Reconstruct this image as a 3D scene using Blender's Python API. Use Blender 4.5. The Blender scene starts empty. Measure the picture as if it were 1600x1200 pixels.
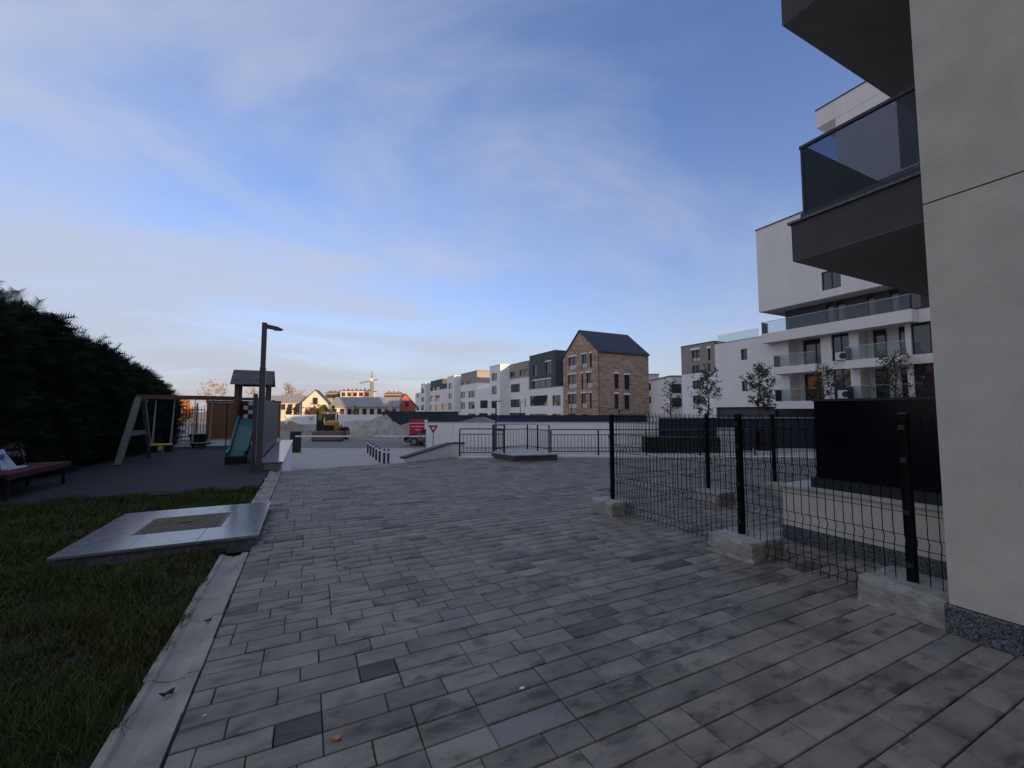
import bpy, math, random
import numpy as np
from mathutils import Vector, Matrix
random.seed(7); rng = np.random.default_rng(7)
sc = bpy.context.scene; C = sc.collection
R_ = math.radians

# ------------------------------------------------------------------ camera
FPX, PX, PY, HOR, CAMH = 653.6, 800.0, 600.0, 643.0, 1.5
PITCH = math.atan((HOR-PY)/FPX); YAW = math.atan(322/math.hypot(FPX, HOR-PY))
cam = bpy.data.cameras.new('camera'); co = bpy.data.objects.new('camera', cam); C.objects.link(co)
cam.sensor_width = 36; cam.lens = FPX/1600*36; cam.clip_start = .05; cam.clip_end = 4000
co.location = (0, 0, CAMH); co.rotation_euler = (R_(90)+PITCH, 0, -YAW); sc.camera = co

# ------------------------------------------------------------------ world, sun, exposure
SUN_EL, SUN_AZ = R_(8.6), R_(12)          # sun low behind the camera, a little to the right
w = bpy.data.worlds.new('World'); sc.world = w; w.use_nodes = True
nt = w.node_tree; nt.nodes.clear(); N = nt.nodes.new; L = nt.links.new
out = N('ShaderNodeOutputWorld'); bg = N('ShaderNodeBackground'); L(bg.outputs[0], out.inputs[0])
sky = N('ShaderNodeTexSky'); sky.sky_type = 'NISHITA'; sky.sun_disc = False
sky.sun_elevation = SUN_EL; sky.sun_rotation = math.pi-SUN_AZ
sky.air_density = 1.0; sky.dust_density = .3; sky.ozone_density = 3.0
tc = N('ShaderNodeTexCoord'); sep = N('ShaderNodeSeparateXYZ'); L(tc.outputs['Generated'], sep.inputs[0])
def wm(op, a, b=None, c=None):
    n = N('ShaderNodeMath'); n.operation = op
    for i, v in enumerate((a, b, c)):
        if v is None: continue
        if isinstance(v, (int, float)): n.inputs[i].default_value = v
        else: L(v, n.inputs[i])
    return n.outputs[0]
zc = wm('ADD', wm('MAXIMUM', sep.outputs[2], 0.0), .16)
comb = N('ShaderNodeCombineXYZ'); L(wm('DIVIDE', sep.outputs[0], zc), comb.inputs[0]); L(wm('DIVIDE', sep.outputs[1], zc), comb.inputs[1])
mp = N('ShaderNodeMapping'); mp.inputs['Rotation'].default_value = (0, 0, R_(22)); mp.inputs['Scale'].default_value = (.6, 1.0, 1); mp.inputs['Location'].default_value = (11.7, 9.4, 0)
L(comb.outputs[0], mp.inputs[0])
n1 = N('ShaderNodeTexNoise'); n1.inputs['Scale'].default_value = 1.15; n1.inputs['Detail'].default_value = 7; n1.inputs['Roughness'].default_value = .56; n1.inputs['Distortion'].default_value = .5
L(mp.outputs[0], n1.inputs['Vector'])
n2 = N('ShaderNodeTexNoise'); n2.inputs['Scale'].default_value = .35; n2.inputs['Detail'].default_value = 3
L(comb.outputs[0], n2.inputs['Vector'])
cl = wm('ADD', wm('MULTIPLY', n1.outputs[0], .72), wm('MULTIPLY', n2.outputs[0], .42))
# the veil of cirrus is thicker towards the west (left), thinner towards the east
west = wm('MULTIPLY', sep.outputs[0], -.18)
cl = wm('ADD', cl, west)
ramp = N('ShaderNodeValToRGB'); ramp.color_ramp.elements[0].position = .37; ramp.color_ramp.elements[1].position = .70
ramp.color_ramp.interpolation = 'EASE'
L(cl, ramp.inputs[0])
cfac = wm('MULTIPLY', ramp.outputs[0], .80)
mixc = N('ShaderNodeMixRGB'); mixc.inputs[2].default_value = (2.08, 2.28, 2.72, 1)
skyg = N('ShaderNodeMixRGB'); skyg.blend_type = 'MULTIPLY'; skyg.inputs[0].default_value = 1; skyg.inputs[2].default_value = (1.02, .90, 1.08, 1)
L(sky.outputs[0], skyg.inputs[1])
L(cfac, mixc.inputs[0]); L(skyg.outputs[0], mixc.inputs[1]); 
# pale ground haze low over the horizon, all the way round
hz = wm('MULTIPLY', wm('POWER', 2.718, wm('MULTIPLY', wm('MAXIMUM', sep.outputs[2], 0.0), -4.8)), .94)
mixh = N('ShaderNodeMixRGB'); mixh.inputs[2].default_value = (1.76, 1.72, 1.90, 1); L(hz, mixh.inputs[0]); L(mixc.outputs[0], mixh.inputs[1]); L(mixh.outputs[0], bg.inputs[0])
bg.inputs[1].default_value = .15
sl = bpy.data.lights.new('sun', 'SUN'); sl.energy = 3.2; sl.angle = R_(.5); sl.color = (1.0, .66, .36)
so = bpy.data.objects.new('sun', sl); C.objects.link(so)
sdir = Vector((math.sin(SUN_AZ)*math.cos(SUN_EL), -math.cos(SUN_AZ)*math.cos(SUN_EL), math.sin(SUN_EL)))
so.rotation_euler = sdir.to_track_quat('Z', 'Y').to_euler(); so.location = (0, -30, 40)
vs = sc.view_settings; vs.view_transform = 'Standard'; vs.look = 'None'; vs.exposure = 0.85; vs.gamma = 1; vs.use_curve_mapping = False

# ------------------------------------------------------------------ pixel to place
cF = Vector((math.sin(YAW)*math.cos(PITCH), math.cos(YAW)*math.cos(PITCH), math.sin(PITCH)))
cR = Vector((math.cos(YAW), -math.sin(YAW), 0)); cU = cR.cross(cF)
FH = Vector((math.sin(YAW), math.cos(YAW), 0))
def ray(x, y): return cF + cR*((x-PX)/FPX) - cU*((y-PY)/FPX)
def G(x, y, z=0.0):
    d = ray(x, y); t = (z-CAMH)/d.z; return Vector((d.x*t, d.y*t, z))
def AX(x, y, X):
    d = ray(x, y); t = X/d.x; return Vector((X, d.y*t, CAMH+d.z*t))
def AY(x, y, Y):
    d = ray(x, y); t = Y/d.y; return Vector((d.x*t, Y, CAMH+d.z*t))
def DP(x, y, dep):
    d = ray(x, y); t = dep/(d.x*FH.x+d.y*FH.y); return Vector((d.x*t, d.y*t, CAMH+d.z*t))

# ------------------------------------------------------------------ materials
MATS = {}
def mat(name, col, rough=.7, var=.12, scale=6, bump=0.0, bscale=60, metal=0, spec=.5, col2=None, detail=5, stretch=None, obj_rand=0):
    if name in MATS: return MATS[name]
    m = bpy.data.materials.new(name); m.use_nodes = True; t = m.node_tree
    b = t.nodes['Principled BSDF']; b.inputs['Roughness'].default_value = rough; b.inputs['Metallic'].default_value = metal
    b.inputs['Specular IOR Level'].default_value = spec
    g = t.nodes.new('ShaderNodeNewGeometry'); src = g.outputs['Position']
    if stretch:
        mm = t.nodes.new('ShaderNodeMapping'); mm.inputs['Scale'].default_value = stretch; t.links.new(src, mm.inputs[0]); src = mm.outputs[0]
    n = t.nodes.new('ShaderNodeTexNoise'); n.inputs['Scale'].default_value = scale; n.inputs['Detail'].default_value = detail; n.inputs['Roughness'].default_value = .6
    t.links.new(src, n.inputs['Vector'])
    r = t.nodes.new('ShaderNodeValToRGB'); r.color_ramp.elements[0].position = .3; r.color_ramp.elements[1].position = .7
    a = [max(0, c*(1-var)) for c in col]; c2 = col2 or [min(1, c*(1+var)) for c in col]
    r.color_ramp.elements[0].color = (*a, 1); r.color_ramp.elements[1].color = (*c2, 1)
    t.links.new(n.outputs[0], r.inputs[0]); last = r.outputs[0]
    if obj_rand:
        oi = t.nodes.new('ShaderNodeObjectInfo'); hs = t.nodes.new('ShaderNodeHueSaturation')
        ma = t.nodes.new('ShaderNodeMath'); ma.operation = 'MULTIPLY_ADD'; ma.inputs[1].default_value = obj_rand; ma.inputs[2].default_value = 1-obj_rand/2
        t.links.new(oi.outputs['Random'], ma.inputs[0]); t.links.new(ma.outputs[0], hs.inputs['Value']); t.links.new(last, hs.inputs['Color']); last = hs.outputs[0]
    t.links.new(last, b.inputs['Base Color'])
    if bump:
        n2 = t.nodes.new('ShaderNodeTexNoise'); n2.inputs['Scale'].default_value = bscale; n2.inputs['Detail'].default_value = 4
        t.links.new(g.outputs['Position'], n2.inputs['Vector'])
        bp = t.nodes.new('ShaderNodeBump'); bp.inputs['Strength'].default_value = bump; bp.inputs['Distance'].default_value = .01
        t.links.new(n2.outputs[0], bp.inputs['Height']); t.links.new(bp.outputs[0], b.inputs['Normal'])
    MATS[name] = m; return m
def glass_mat(name, tint, ior=1.45, rough=.01, fac=.0):
    m = bpy.data.materials.new(name); m.use_nodes = True; t = m.node_tree; t.nodes.clear()
    o = t.nodes.new('ShaderNodeOutputMaterial'); tr = t.nodes.new('ShaderNodeBsdfTransparent'); tr.inputs[0].default_value = (*tint, 1)
    gl = t.nodes.new('ShaderNodeBsdfGlossy'); gl.inputs['Roughness'].default_value = rough; gl.inputs[0].default_value = (.9, .95, 1, 1)
    fr = t.nodes.new('ShaderNodeFresnel'); fr.inputs[0].default_value = ior
    mx = t.nodes.new('ShaderNodeMixShader'); ad = t.nodes.new('ShaderNodeMath'); ad.operation = 'ADD'; ad.inputs[1].default_value = fac; ad.use_clamp = True
    t.links.new(fr.outputs[0], ad.inputs[0]); t.links.new(ad.outputs[0], mx.inputs[0]); t.links.new(tr.outputs[0], mx.inputs[1]); t.links.new(gl.outputs[0], mx.inputs[2]); t.links.new(mx.outputs[0], o.inputs[0])
    MATS[name] = m; return m
def speckle(name, base, dark, light, rough=.25, scale=90):
    m = bpy.data.materials.new(name); m.use_nodes = True; t = m.node_tree; b = t.nodes['Principled BSDF']; b.inputs['Roughness'].default_value = rough
    g = t.nodes.new('ShaderNodeNewGeometry'); v = t.nodes.new('ShaderNodeTexVoronoi'); v.inputs['Scale'].default_value = scale
    t.links.new(g.outputs['Position'], v.inputs['Vector'])
    r = t.nodes.new('ShaderNodeValToRGB'); r.color_ramp.interpolation = 'CONSTANT'
    sp = t.nodes.new('ShaderNodeSeparateColor'); t.links.new(v.outputs['Color'], sp.inputs[0]); t.links.new(sp.outputs[0], r.inputs[0])
    e = r.color_ramp.elements; e[0].color = (*dark, 1); e[1].position = .35; e[1].color = (*base, 1); x = e.new(.75); x.color = (*light, 1)
    n = t.nodes.new('ShaderNodeTexNoise'); n.inputs['Scale'].default_value = 3; n.inputs['Detail'].default_value = 6; t.links.new(g.outputs['Position'], n.inputs['Vector'])
    mx = t.nodes.new('ShaderNodeMixRGB'); mx.blend_type = 'MULTIPLY'; mx.inputs[0].default_value = .5
    t.links.new(r.outputs[0], mx.inputs[1]); t.links.new(n.outputs[0], mx.inputs[2]); t.links.new(mx.outputs[0], b.inputs['Base Color'])
    MATS[name] = m; return m
def paver_material():
    m = bpy.data.materials.new('paver'); m.use_nodes = True; t = m.node_tree; b = t.nodes['Principled BSDF']; nn = t.nodes.new; ll = t.links.new
    b.inputs['Specular IOR Level'].default_value = .35
    g = nn('ShaderNodeNewGeometry'); at = nn('ShaderNodeAttribute'); at.attribute_name = 'tone'
    sp = nn('ShaderNodeSeparateColor'); ll(at.outputs['Color'], sp.inputs[0])
    off = nn('ShaderNodeVectorMath'); off.operation = 'MULTIPLY_ADD'; off.inputs[1].default_value = (5, 5, 5); ll(at.outputs['Color'], off.inputs[0]); ll(g.outputs['Position'], off.inputs[2])
    mpn = nn('ShaderNodeMapping'); mpn.inputs['Scale'].default_value = (1.0, 2.2, 1); mpn.inputs['Rotation'].default_value = (0, 0, .35); ll(off.outputs[0], mpn.inputs[0])
    na = nn('ShaderNodeTexNoise'); na.inputs['Scale'].default_value = 4.2; na.inputs['Detail'].default_value = 7; na.inputs['Roughness'].default_value = .6; na.inputs['Distortion'].default_value = .25; ll(mpn.outputs[0], na.inputs['Vector'])
    ra = nn('ShaderNodeValToRGB'); e = ra.color_ramp.elements; e[0].position = .33; e[0].color = (.098, .084, .067, 1); e[1].position = .62; e[1].color = (.268, .234, .188, 1); x = e.new(.45); x.color = (.215, .188, .151, 1)
    ll(na.outputs[0], ra.inputs[0])
    # whole-stone tone
    mb = nn('ShaderNodeMixRGB'); mb.blend_type = 'MULTIPLY'; mb.inputs[0].default_value = 1
    cr = nn('ShaderNodeValToRGB'); e = cr.color_ramp.elements; e[0].position = 0; e[0].color = (.36, .36, .37, 1); e[1].position = 1; e[1].color = (1.16, 1.16, 1.17, 1)
    for p, c in ((.018, .42), (.04, .80), (.5, 1.0)):
        x = e.new(p); x.color = (c, c, c*1.01, 1)
    ll(sp.outputs[0], cr.inputs[0]); ll(ra.outputs[0], mb.inputs[1]); ll(cr.outputs[0], mb.inputs[2])
    # bluish stones
    bl = nn('ShaderNodeMixRGB'); bl.inputs[2].default_value = (.21, .205, .20, 1)
    gt = nn('ShaderNodeMath'); gt.operation = 'GREATER_THAN'; gt.inputs[1].default_value = .975; ll(sp.outputs[1], gt.inputs[0])
    gm = nn('ShaderNodeMath'); gm.operation = 'MULTIPLY'; ll(gt.outputs[0], gm.inputs[0]); ll(na.outputs[0], gm.inputs[1]); ll(gm.outputs[0], bl.inputs[0]); ll(mb.outputs[0], bl.inputs[1])
    # grime blotches over several stones, and small round spots
    nb = nn('ShaderNodeTexNoise'); nb.inputs['Scale'].default_value = 1.7; nb.inputs['Detail'].default_value = 6; nb.inputs['Roughness'].default_value = .62; ll(g.outputs['Position'], nb.inputs['Vector'])
    rb = nn('ShaderNodeValToRGB'); e = rb.color_ramp.elements; e[0].position = .32; e[0].color = (.62, .61, .60, 1); e[1].position = .55; e[1].color = (1, 1, 1, 1); ll(nb.outputs[0], rb.inputs[0])
    m2 = nn('ShaderNodeMixRGB'); m2.blend_type = 'MULTIPLY'; m2.inputs[0].default_value = 1; ll(bl.outputs[0], m2.inputs[1]); ll(rb.outputs[0], m2.inputs[2])
    wob = nn('ShaderNodeTexNoise'); wob.inputs['Scale'].default_value = 9; ll(g.outputs['Position'], wob.inputs['Vector'])
    wv = nn('ShaderNodeVectorMath'); wv.operation = 'MULTIPLY_ADD'; wv.inputs[1].default_value = (.16, .16, 0); ll(wob.outputs['Color'], wv.inputs[0]); ll(g.outputs['Position'], wv.inputs[2])
    vo = nn('ShaderNodeTexVoronoi'); vo.inputs['Scale'].default_value = 2.3; ll(wv.outputs[0], vo.inputs['Vector'])
    rv = nn('ShaderNodeValToRGB'); e = rv.color_ramp.elements; e[0].position = .05; e[0].color = (.48, .47, .45, 1); e[1].position = .17; e[1].color = (1, 1, 1, 1); ll(vo.outputs['Distance'], rv.inputs[0])
    m3 = nn('ShaderNodeMixRGB'); m3.blend_type = 'MULTIPLY'; m3.inputs[0].default_value = .75; ll(m2.outputs[0], m3.inputs[1]); ll(rv.outputs[0], m3.inputs[2])
    nf = nn('ShaderNodeTexNoise'); nf.inputs['Scale'].default_value = 220; nf.inputs['Detail'].default_value = 3; ll(g.outputs['Position'], nf.inputs['Vector'])
    rf = nn('ShaderNodeValToRGB'); e = rf.color_ramp.elements; e[0].position = .25; e[0].color = (.8, .8, .8, 1); e[1].position = .75; e[1].color = (1.18, 1.18, 1.18, 1); ll(nf.outputs[0], rf.inputs[0])
    m4 = nn('ShaderNodeMixRGB'); m4.blend_type = 'MULTIPLY'; m4.inputs[0].default_value = 1; ll(m3.outputs[0], m4.inputs[1]); ll(rf.outputs[0], m4.inputs[2])
    ll(m4.outputs[0], b.inputs['Base Color'])
    rr = nn('ShaderNodeMapRange'); rr.inputs[3].default_value = .48; rr.inputs[4].default_value = .8; ll(nb.outputs[0], rr.inputs[0]); ll(rr.outputs[0], b.inputs['Roughness'])
    bp = nn('ShaderNodeBump'); bp.inputs['Strength'].default_value = .35; bp.inputs['Distance'].default_value = .003; ll(nf.outputs[0], bp.inputs['Height']); ll(bp.outputs[0], b.inputs['Normal'])
    MATS['paver'] = m; return m

M_paver = paver_material()
M_joint = mat('joint_sand', (.016, .015, .014), .95, .3, 40)
M_conc = mat('concrete', (.44, .42, .385), .85, .22, 5, .4, 70)
M_concd = mat('block_concrete', (.33, .305, .265), .9, .38, 7, .9, 40)
M_kerb = mat('kerb_concrete', (.30, .275, .235), .85, .3, 3, .4, 90)
M_soil = mat('soil', (.030, .026, .018), 1, .4, 9, .6, 30)
M_rubber = mat('rubber', (.022, .022, .025), .8, .15, 30, .6, 220)
M_granite = speckle('granite', (.13, .135, .145), (.03, .03, .034), (.25, .255, .27), .4, 130)
M_polish = mat('polished_granite', (.19, .195, .21), .16, .35, 14, 0, spec=.8, detail=9)
M_polishd = mat('granite_side', (.12, .12, .13), .55, .4, 30, .5, 50)
M_iron = mat('cast_iron', (.21, .165, .12), .75, .3, 12, .4, 120, metal=.3)
M_plaster = mat('wall_plaster', (.65, .585, .49), .9, .10, 3.2, .9, 130, detail=10)
M_plaster2 = mat('terrace_plaster', (.62, .56, .47), .9, .08, 3, .5, 160)
M_char = mat('charcoal_plaster', (.085, .078, .074), .85, .1, 3, .4, 150)
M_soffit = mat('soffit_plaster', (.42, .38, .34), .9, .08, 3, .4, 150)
M_black = mat('black_metal', (.012, .013, .014), .45, .2, 20)
M_blackp = mat('black_panel', (.003, .0035, .006), .18, .2, 2, spec=.22)
M_green = mat('dark_green_metal', (.004, .006, .005), .6, .2, 12, spec=.12)
M_wire = mat('green_wire', (.004, .005, .005), .7, .15, 20, spec=.08)
M_white = mat('white_render', (.86, .83, .79), .85, .05, 1.6, .1, 20, stretch=(1, 1, .22))
M_whiter = mat('white_paint', (.82, .80, .77), .7, .05, 3)
M_lilac = mat('pale_grey_render', (.84, .79, .755), .85, .05, 1.4, stretch=(1, 1, .2))
M_taupe = mat('taupe_render', (.33, .285, .245), .85, .07, .6)
M_taupel = mat('pale_taupe_render', (.79, .735, .68), .85, .05, 1.4, stretch=(1, 1, .2))
M_dgrey = mat('dark_grey_render', (.085, .084, .09), .8, .08, .6)
M_soft = mat('balcony_soffit', (.50, .47, .43), .9, .05, .6)
M_frame = mat('window_frame', (.018, .018, .02), .4, .1, 10)
M_pane = mat('window_pane', (.03, .035, .042), .04, .35, .25, spec=.9)
M_panel_w = mat('white_spandrel', (.55, .56, .60), .3, .05, 3)
M_roof = mat('dark_roof', (.030, .032, .040), .55, .15, 3)
M_roofg = mat('grey_roof', (.27, .27, .28), .7, .12, 1)
M_mortar = mat('mortar', (.30, .26, .22), .95, .1, 8)
M_asph = mat('asphalt', (.17, .16, .145), .95, .15, 2, .4, 60)
M_drive = mat('driveway_stone', (.37, .345, .305), .85, .2, 3.5)
M_dirt = mat('dirt', (.26, .215, .165), 1, .35, .7, .8, 6, detail=9)
M_field = mat('field', (.24, .21, .15), 1, .3, .12, detail=9)
M_gravel = mat('gravel', (.38, .345, .29), 1, .3, 1.5, 1, 9, detail=9)
M_wood = mat('weathered_wood', (.20, .18, .155), .8, .25, 14, .3, 60, stretch=(1, 1, .2))
M_woodd = mat('dark_wood', (.15, .085, .06), .75, .3, 9, .3, 60)
M_roofw = mat('grey_plank', (.11, .10, .10), .8, .25, 7, .3, 40)
M_brown = mat('brown_wood', (.23, .095, .04), .65, .2, 5, .2, 40, stretch=(6, 1, .4))
M_red = mat('red_paint', (.085, .013, .017), .6, .25, 9)
M_teal = mat('teal_plastic', (.028, .135, .14), .35, .06, 6)
M_yellow = mat('yellow_plastic', (.50, .42, .05), .5, .1, 9)
M_rope = mat('rope', (.42, .40, .35), .9, .1, 20)
M_post = mat('lamp_metal', (.105, .100, .098), .45, .1, 4, metal=.2)
M_lens = mat('lamp_lens', (.5, .5, .5), .3)
M_slat = mat('fence_grey_green', (.085, .105, .105), .5, .2, 3)
M_cat = mat('machine_yellow', (.52, .27, .03), .5, .15, 3)
M_rust = mat('rusty_steel', (.14, .075, .055), .8, .35, 4)
M_tyre = mat('tyre', (.012, .012, .013), .8, .2, 10)
M_rim = mat('alloy', (.35, .36, .38), .3, .1, 10, metal=.8)
M_carb = mat('black_car_paint', (.008, .008, .010), .15, .1, 2, spec=.8)
M_carw = mat('white_car_paint', (.60, .61, .64), .3, .03, 2)
M_sredsign = mat('sign_red', (.36, .02, .03), .5, .08, 6)
M_banner = mat('banner_red', (.50, .012, .035), .6, .1, 1.5)
M_blue = mat('blue_hoarding', (.012, .03, .14), .6, .15, 1)
M_hoard = mat('dark_hoarding', (.016, .022, .040), .6, .3, 1.2)
M_green2 = mat('green_netting', (.022, .036, .040), .8, .35, .5)
M_gold = mat('ochre_render', (.50, .32, .12), .8, .2, .8)
M_orange = mat('orange_render', (.52, .22, .09), .85, .1, .3)
M_redh = mat('red_render', (.46, .105, .075), .85, .1, .3)
M_cream = mat('cream_render', (.64, .56, .47), .85, .05, .3)
M_cloth = mat('printed_cloth', (.52, .56, .66), .8, .3, 9, col2=(.66, .68, .70))
M_leafo = mat('fallen_leaf', (.55, .20, .09), .8, .3, 30)
M_leafd = mat('dead_leaf', (.035, .025, .02), .9, .3, 30)
M_paper = mat('paper_scrap', (.7, .7, .68), .8, .05, 30)
M_bark = mat('bark', (.05, .04, .032), .9, .3, 12)
M_hedge = mat('hedge_leaf', (.017, .026, .014), .8, .5, 1.6, spec=.2)
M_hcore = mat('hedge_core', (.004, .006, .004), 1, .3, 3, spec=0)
M_leaf = mat('sapling_leaf', (.060, .062, .036), .6, .4, 3)
M_autumn = mat('autumn_leaf', (.42, .17, .035), .8, .3, 2)
M_conif = mat('conifer_leaf', (.022, .035, .024), .9, .3, 2)
M_twig = mat('pale_twig', (.30, .25, .22), .9, .2, 2)
M_bin = mat('bin_plastic', (.008, .009, .010), .5, .1, 6)
M_crane = mat('crane_paint', (.20, .22, .21), .6, .1, 2)
G_bal = glass_mat('smoked_glass', (.43, .47, .53), 1.32, .01, .0)
G_rail = glass_mat('pale_glass', (.80, .85, .85), 1.42, .02, .0)

def brick_material():
    m = bpy.data.materials.new('brick'); m.use_nodes = True; t = m.node_tree; b = t.nodes['Principled BSDF']; b.inputs['Roughness'].default_value = .9
    g = t.nodes.new('ShaderNodeNewGeometry'); s = t.nodes.new('ShaderNodeSeparateXYZ'); t.links.new(g.outputs['Position'], s.inputs[0])
    ad = t.nodes.new('ShaderNodeMath'); ad.operation = 'ADD'; t.links.new(s.outputs[0], ad.inputs[0]); t.links.new(s.outputs[1], ad.inputs[1])
    cb = t.nodes.new('ShaderNodeCombineXYZ'); t.links.new(ad.outputs[0], cb.inputs[0]); t.links.new(s.outputs[2], cb.inputs[1])
    br = t.nodes.new('ShaderNodeTexBrick'); br.inputs['Scale'].default_value = 1; br.inputs['Brick Width'].default_value = .42; br.inputs['Row Height'].default_value = .13; br.inputs['Mortar Size'].default_value = .012; br.inputs['Bias'].default_value = 0
    br.inputs['Color1'].default_value = (.62, .44, .31, 1); br.inputs['Color2'].default_value = (.36, .225, .145, 1); br.inputs['Mortar'].default_value = (.36, .31, .26, 1)
    t.links.new(cb.outputs[0], br.inputs['Vector'])
    n = t.nodes.new('ShaderNodeTexNoise'); n.inputs['Scale'].default_value = .8; n.inputs['Detail'].default_value = 8
    mp_ = t.nodes.new('ShaderNodeMapping'); mp_.inputs['Scale'].default_value = (.6, .6, 4); t.links.new(g.outputs['Position'], mp_.inputs[0]); t.links.new(mp_.outputs[0], n.inputs['Vector'])
    r = t.nodes.new('ShaderNodeValToRGB'); r.color_ramp.elements[0].position = .3; r.color_ramp.elements[0].color = (.6, .56, .54, 1); r.color_ramp.elements[1].position = .7; r.color_ramp.elements[1].color = (1.15, 1.12, 1.1, 1); t.links.new(n.outputs[0], r.inputs[0])
    mx = t.nodes.new('ShaderNodeMixRGB'); mx.blend_type = 'MULTIPLY'; mx.inputs[0].default_value = 1; t.links.new(br.outputs[0], mx.inputs[1]); t.links.new(r.outputs[0], mx.inputs[2]); t.links.new(mx.outputs[0], b.inputs['Base Color'])
    return m
M_brick = brick_material()

# ------------------------------------------------------------------ mesh helpers
class MB:
    def __init__(s): s.v = []; s.f = []
    def quad(s, *p):
        i = len(s.v); s.v += [tuple(q) for q in p]; s.f.append(tuple(range(i, i+len(p)))); return s
    def box(s, x0, x1, y0, y1, z0, z1, M=None):
        i = len(s.v); P = [Vector((x, y, z)) for z in (z0, z1) for y in (y0, y1) for x in (x0, x1)]
        if M is not None: P = [M @ p for p in P]
        s.v += [tuple(p) for p in P]
        for f in ((0, 2, 3, 1), (4, 5, 7, 6), (0, 1, 5, 4), (2, 6, 7, 3), (0, 4, 6, 2), (1, 3, 7, 5)): s.f.append(tuple(i+k for k in f))
        return s
    def bev(s, x0, x1, y0, y1, z0, z1, b=.01, M=None):        # box with chamfered top edges
        i = len(s.v); P = [(x0, y0, z0), (x1, y0, z0), (x1, y1, z0), (x0, y1, z0), (x0, y0, z1-b), (x1, y0, z1-b), (x1, y1, z1-b), (x0, y1, z1-b), (x0+b, y0+b, z1), (x1-b, y0+b, z1), (x1-b, y1-b, z1), (x0+b, y1-b, z1)]
        P = [Vector(p) for p in P]
        if M is not None: P = [M @ p for p in P]
        s.v += [tuple(p) for p in P]
        for k in range(4):
            j = (k+1) % 4; s.f.append((i+k, i+j, i+4+j, i+4+k)); s.f.append((i+4+k, i+4+j, i+8+j, i+8+k))
        s.f.append((i+8, i+9, i+10, i+11)); s.f.append((i+3, i+2, i+1, i)); return s
    def tube(s, p0, p1, r0, r1=None, n=8, cap=True):
        p0 = Vector(p0); p1 = Vector(p1); r1 = r0 if r1 is None else r1; d = (p1-p0).normalized()
        a = d.orthogonal().normalized(); b = d.cross(a); i = len(s.v)
        for p, r in ((p0, r0), (p1, r1)):
            for k in range(n):
                t = 2*math.pi*k/n; s.v.append(tuple(p+a*r*math.cos(t)+b*r*math.sin(t)))
        for k in range(n): j = (k+1) % n; s.f.append((i+k, i+j, i+n+j, i+n+k))
        if cap: s.f.append(tuple(i+k for k in reversed(range(n)))); s.f.append(tuple(i+n+k for k in range(n)))
        return s
    def beam(s, p0, p1, wd, ht, up=Vector((0, 0, 1))):         # rectangular bar between two points
        p0 = Vector(p0); p1 = Vector(p1); d = (p1-p0); l = d.length; d = d/l; u = Vector(up); a = d.cross(u)
        if a.length < 1e-4: a = d.cross(Vector((1, 0, 0)))
        a.normalize(); c = a.cross(d)
        M = Matrix(((d.x, a.x, c.x, p0.x), (d.y, a.y, c.y, p0.y), (d.z, a.z, c.z, p0.z), (0, 0, 0, 1)))
        return s.box(0, l, -wd/2, wd/2, -ht/2, ht/2, M)
    def prism(s, poly, vec):                                    # polygon swept by vec
        i = len(s.v); n = len(poly); vec = Vector(vec); s.v += [tuple(p) for p in poly]; s.v += [tuple(Vector(p)+vec) for p in poly]
        s.f.append(tuple(i+k for k in reversed(range(n)))); s.f.append(tuple(i+n+k for k in range(n)))
        for k in range(n): j = (k+1) % n; s.f.append((i+k, i+j, i+n+j, i+n+k))
        return s
ROOT = {}
def build(name, mb, m, parent=None, smooth=False, local=False):
    me = bpy.data.meshes.new(name); v = mb.v
    if parent is not None: org = Vector((0, 0, 0)) if local else ROOT[parent]
    else:
        a = np.array(v); org = Vector(((a[:, 0].min()+a[:, 0].max())/2, (a[:, 1].min()+a[:, 1].max())/2, a[:, 2].min()))
        if local: org = Vector((0, 0, 0))
    me.from_pydata([(p[0]-org.x, p[1]-org.y, p[2]-org.z) for p in v], [], mb.f); me.materials.append(m)
    o = bpy.data.objects.new(name, me); C.objects.link(o)
    if parent is not None: o.parent = parent
    else: o.location = org
    ROOT[o] = org
    import bmesh
    b = bmesh.new(); b.from_mesh(me); bmesh.ops.recalc_face_normals(b, faces=b.faces); b.to_mesh(me); b.free()
    if smooth: me.polygons.foreach_set('use_smooth', [True]*len(me.polygons))
    return o
def np_mesh(name, V, T, m, parent=None, k=3, tone=None, smooth=False):
    org = ROOT[parent] if parent is not None else Vector((0, 0, 0))
    V = np.asarray(V, float).reshape(-1, 3)-np.array(org); T = np.asarray(T).reshape(-1, k)
    me = bpy.data.meshes.new(name); me.vertices.add(len(V)); me.vertices.foreach_set('co', V.ravel())
    me.loops.add(T.size); me.loops.foreach_set('vertex_index', T.ravel().astype(np.int32))
    me.polygons.add(len(T)); me.polygons.foreach_set('loop_start', np.arange(0, T.size, k, dtype=np.int32)); me.polygons.foreach_set('loop_total', np.full(len(T), k, dtype=np.int32))
    if smooth: me.polygons.foreach_set('use_smooth', np.ones(len(T), bool))
    me.update(calc_edges=True); me.materials.append(m)
    o = bpy.data.objects.new(name, me); C.objects.link(o); o.parent = parent; ROOT[o] = org; return o
def tag(o, label=None, cat=None, group=None, kind=None):
    if label: o['label'] = label
    if cat: o['category'] = cat
    if group: o['group'] = group
    if kind: o['kind'] = kind
    return o
def thing(name, loc, label, cat, group=None, rz=0):
    o = bpy.data.objects.new(name, None); C.objects.link(o); o.empty_display_size = .2
    o.location = loc; o.rotation_euler = (0, 0, rz); ROOT[o] = Vector(loc); return tag(o, label, cat, group)
def copy_tree(o, parent=None):
    c = o.copy(); C.objects.link(c); c.parent = parent
    for ch in list(o.children): copy_tree(ch, c)
    return c
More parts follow.
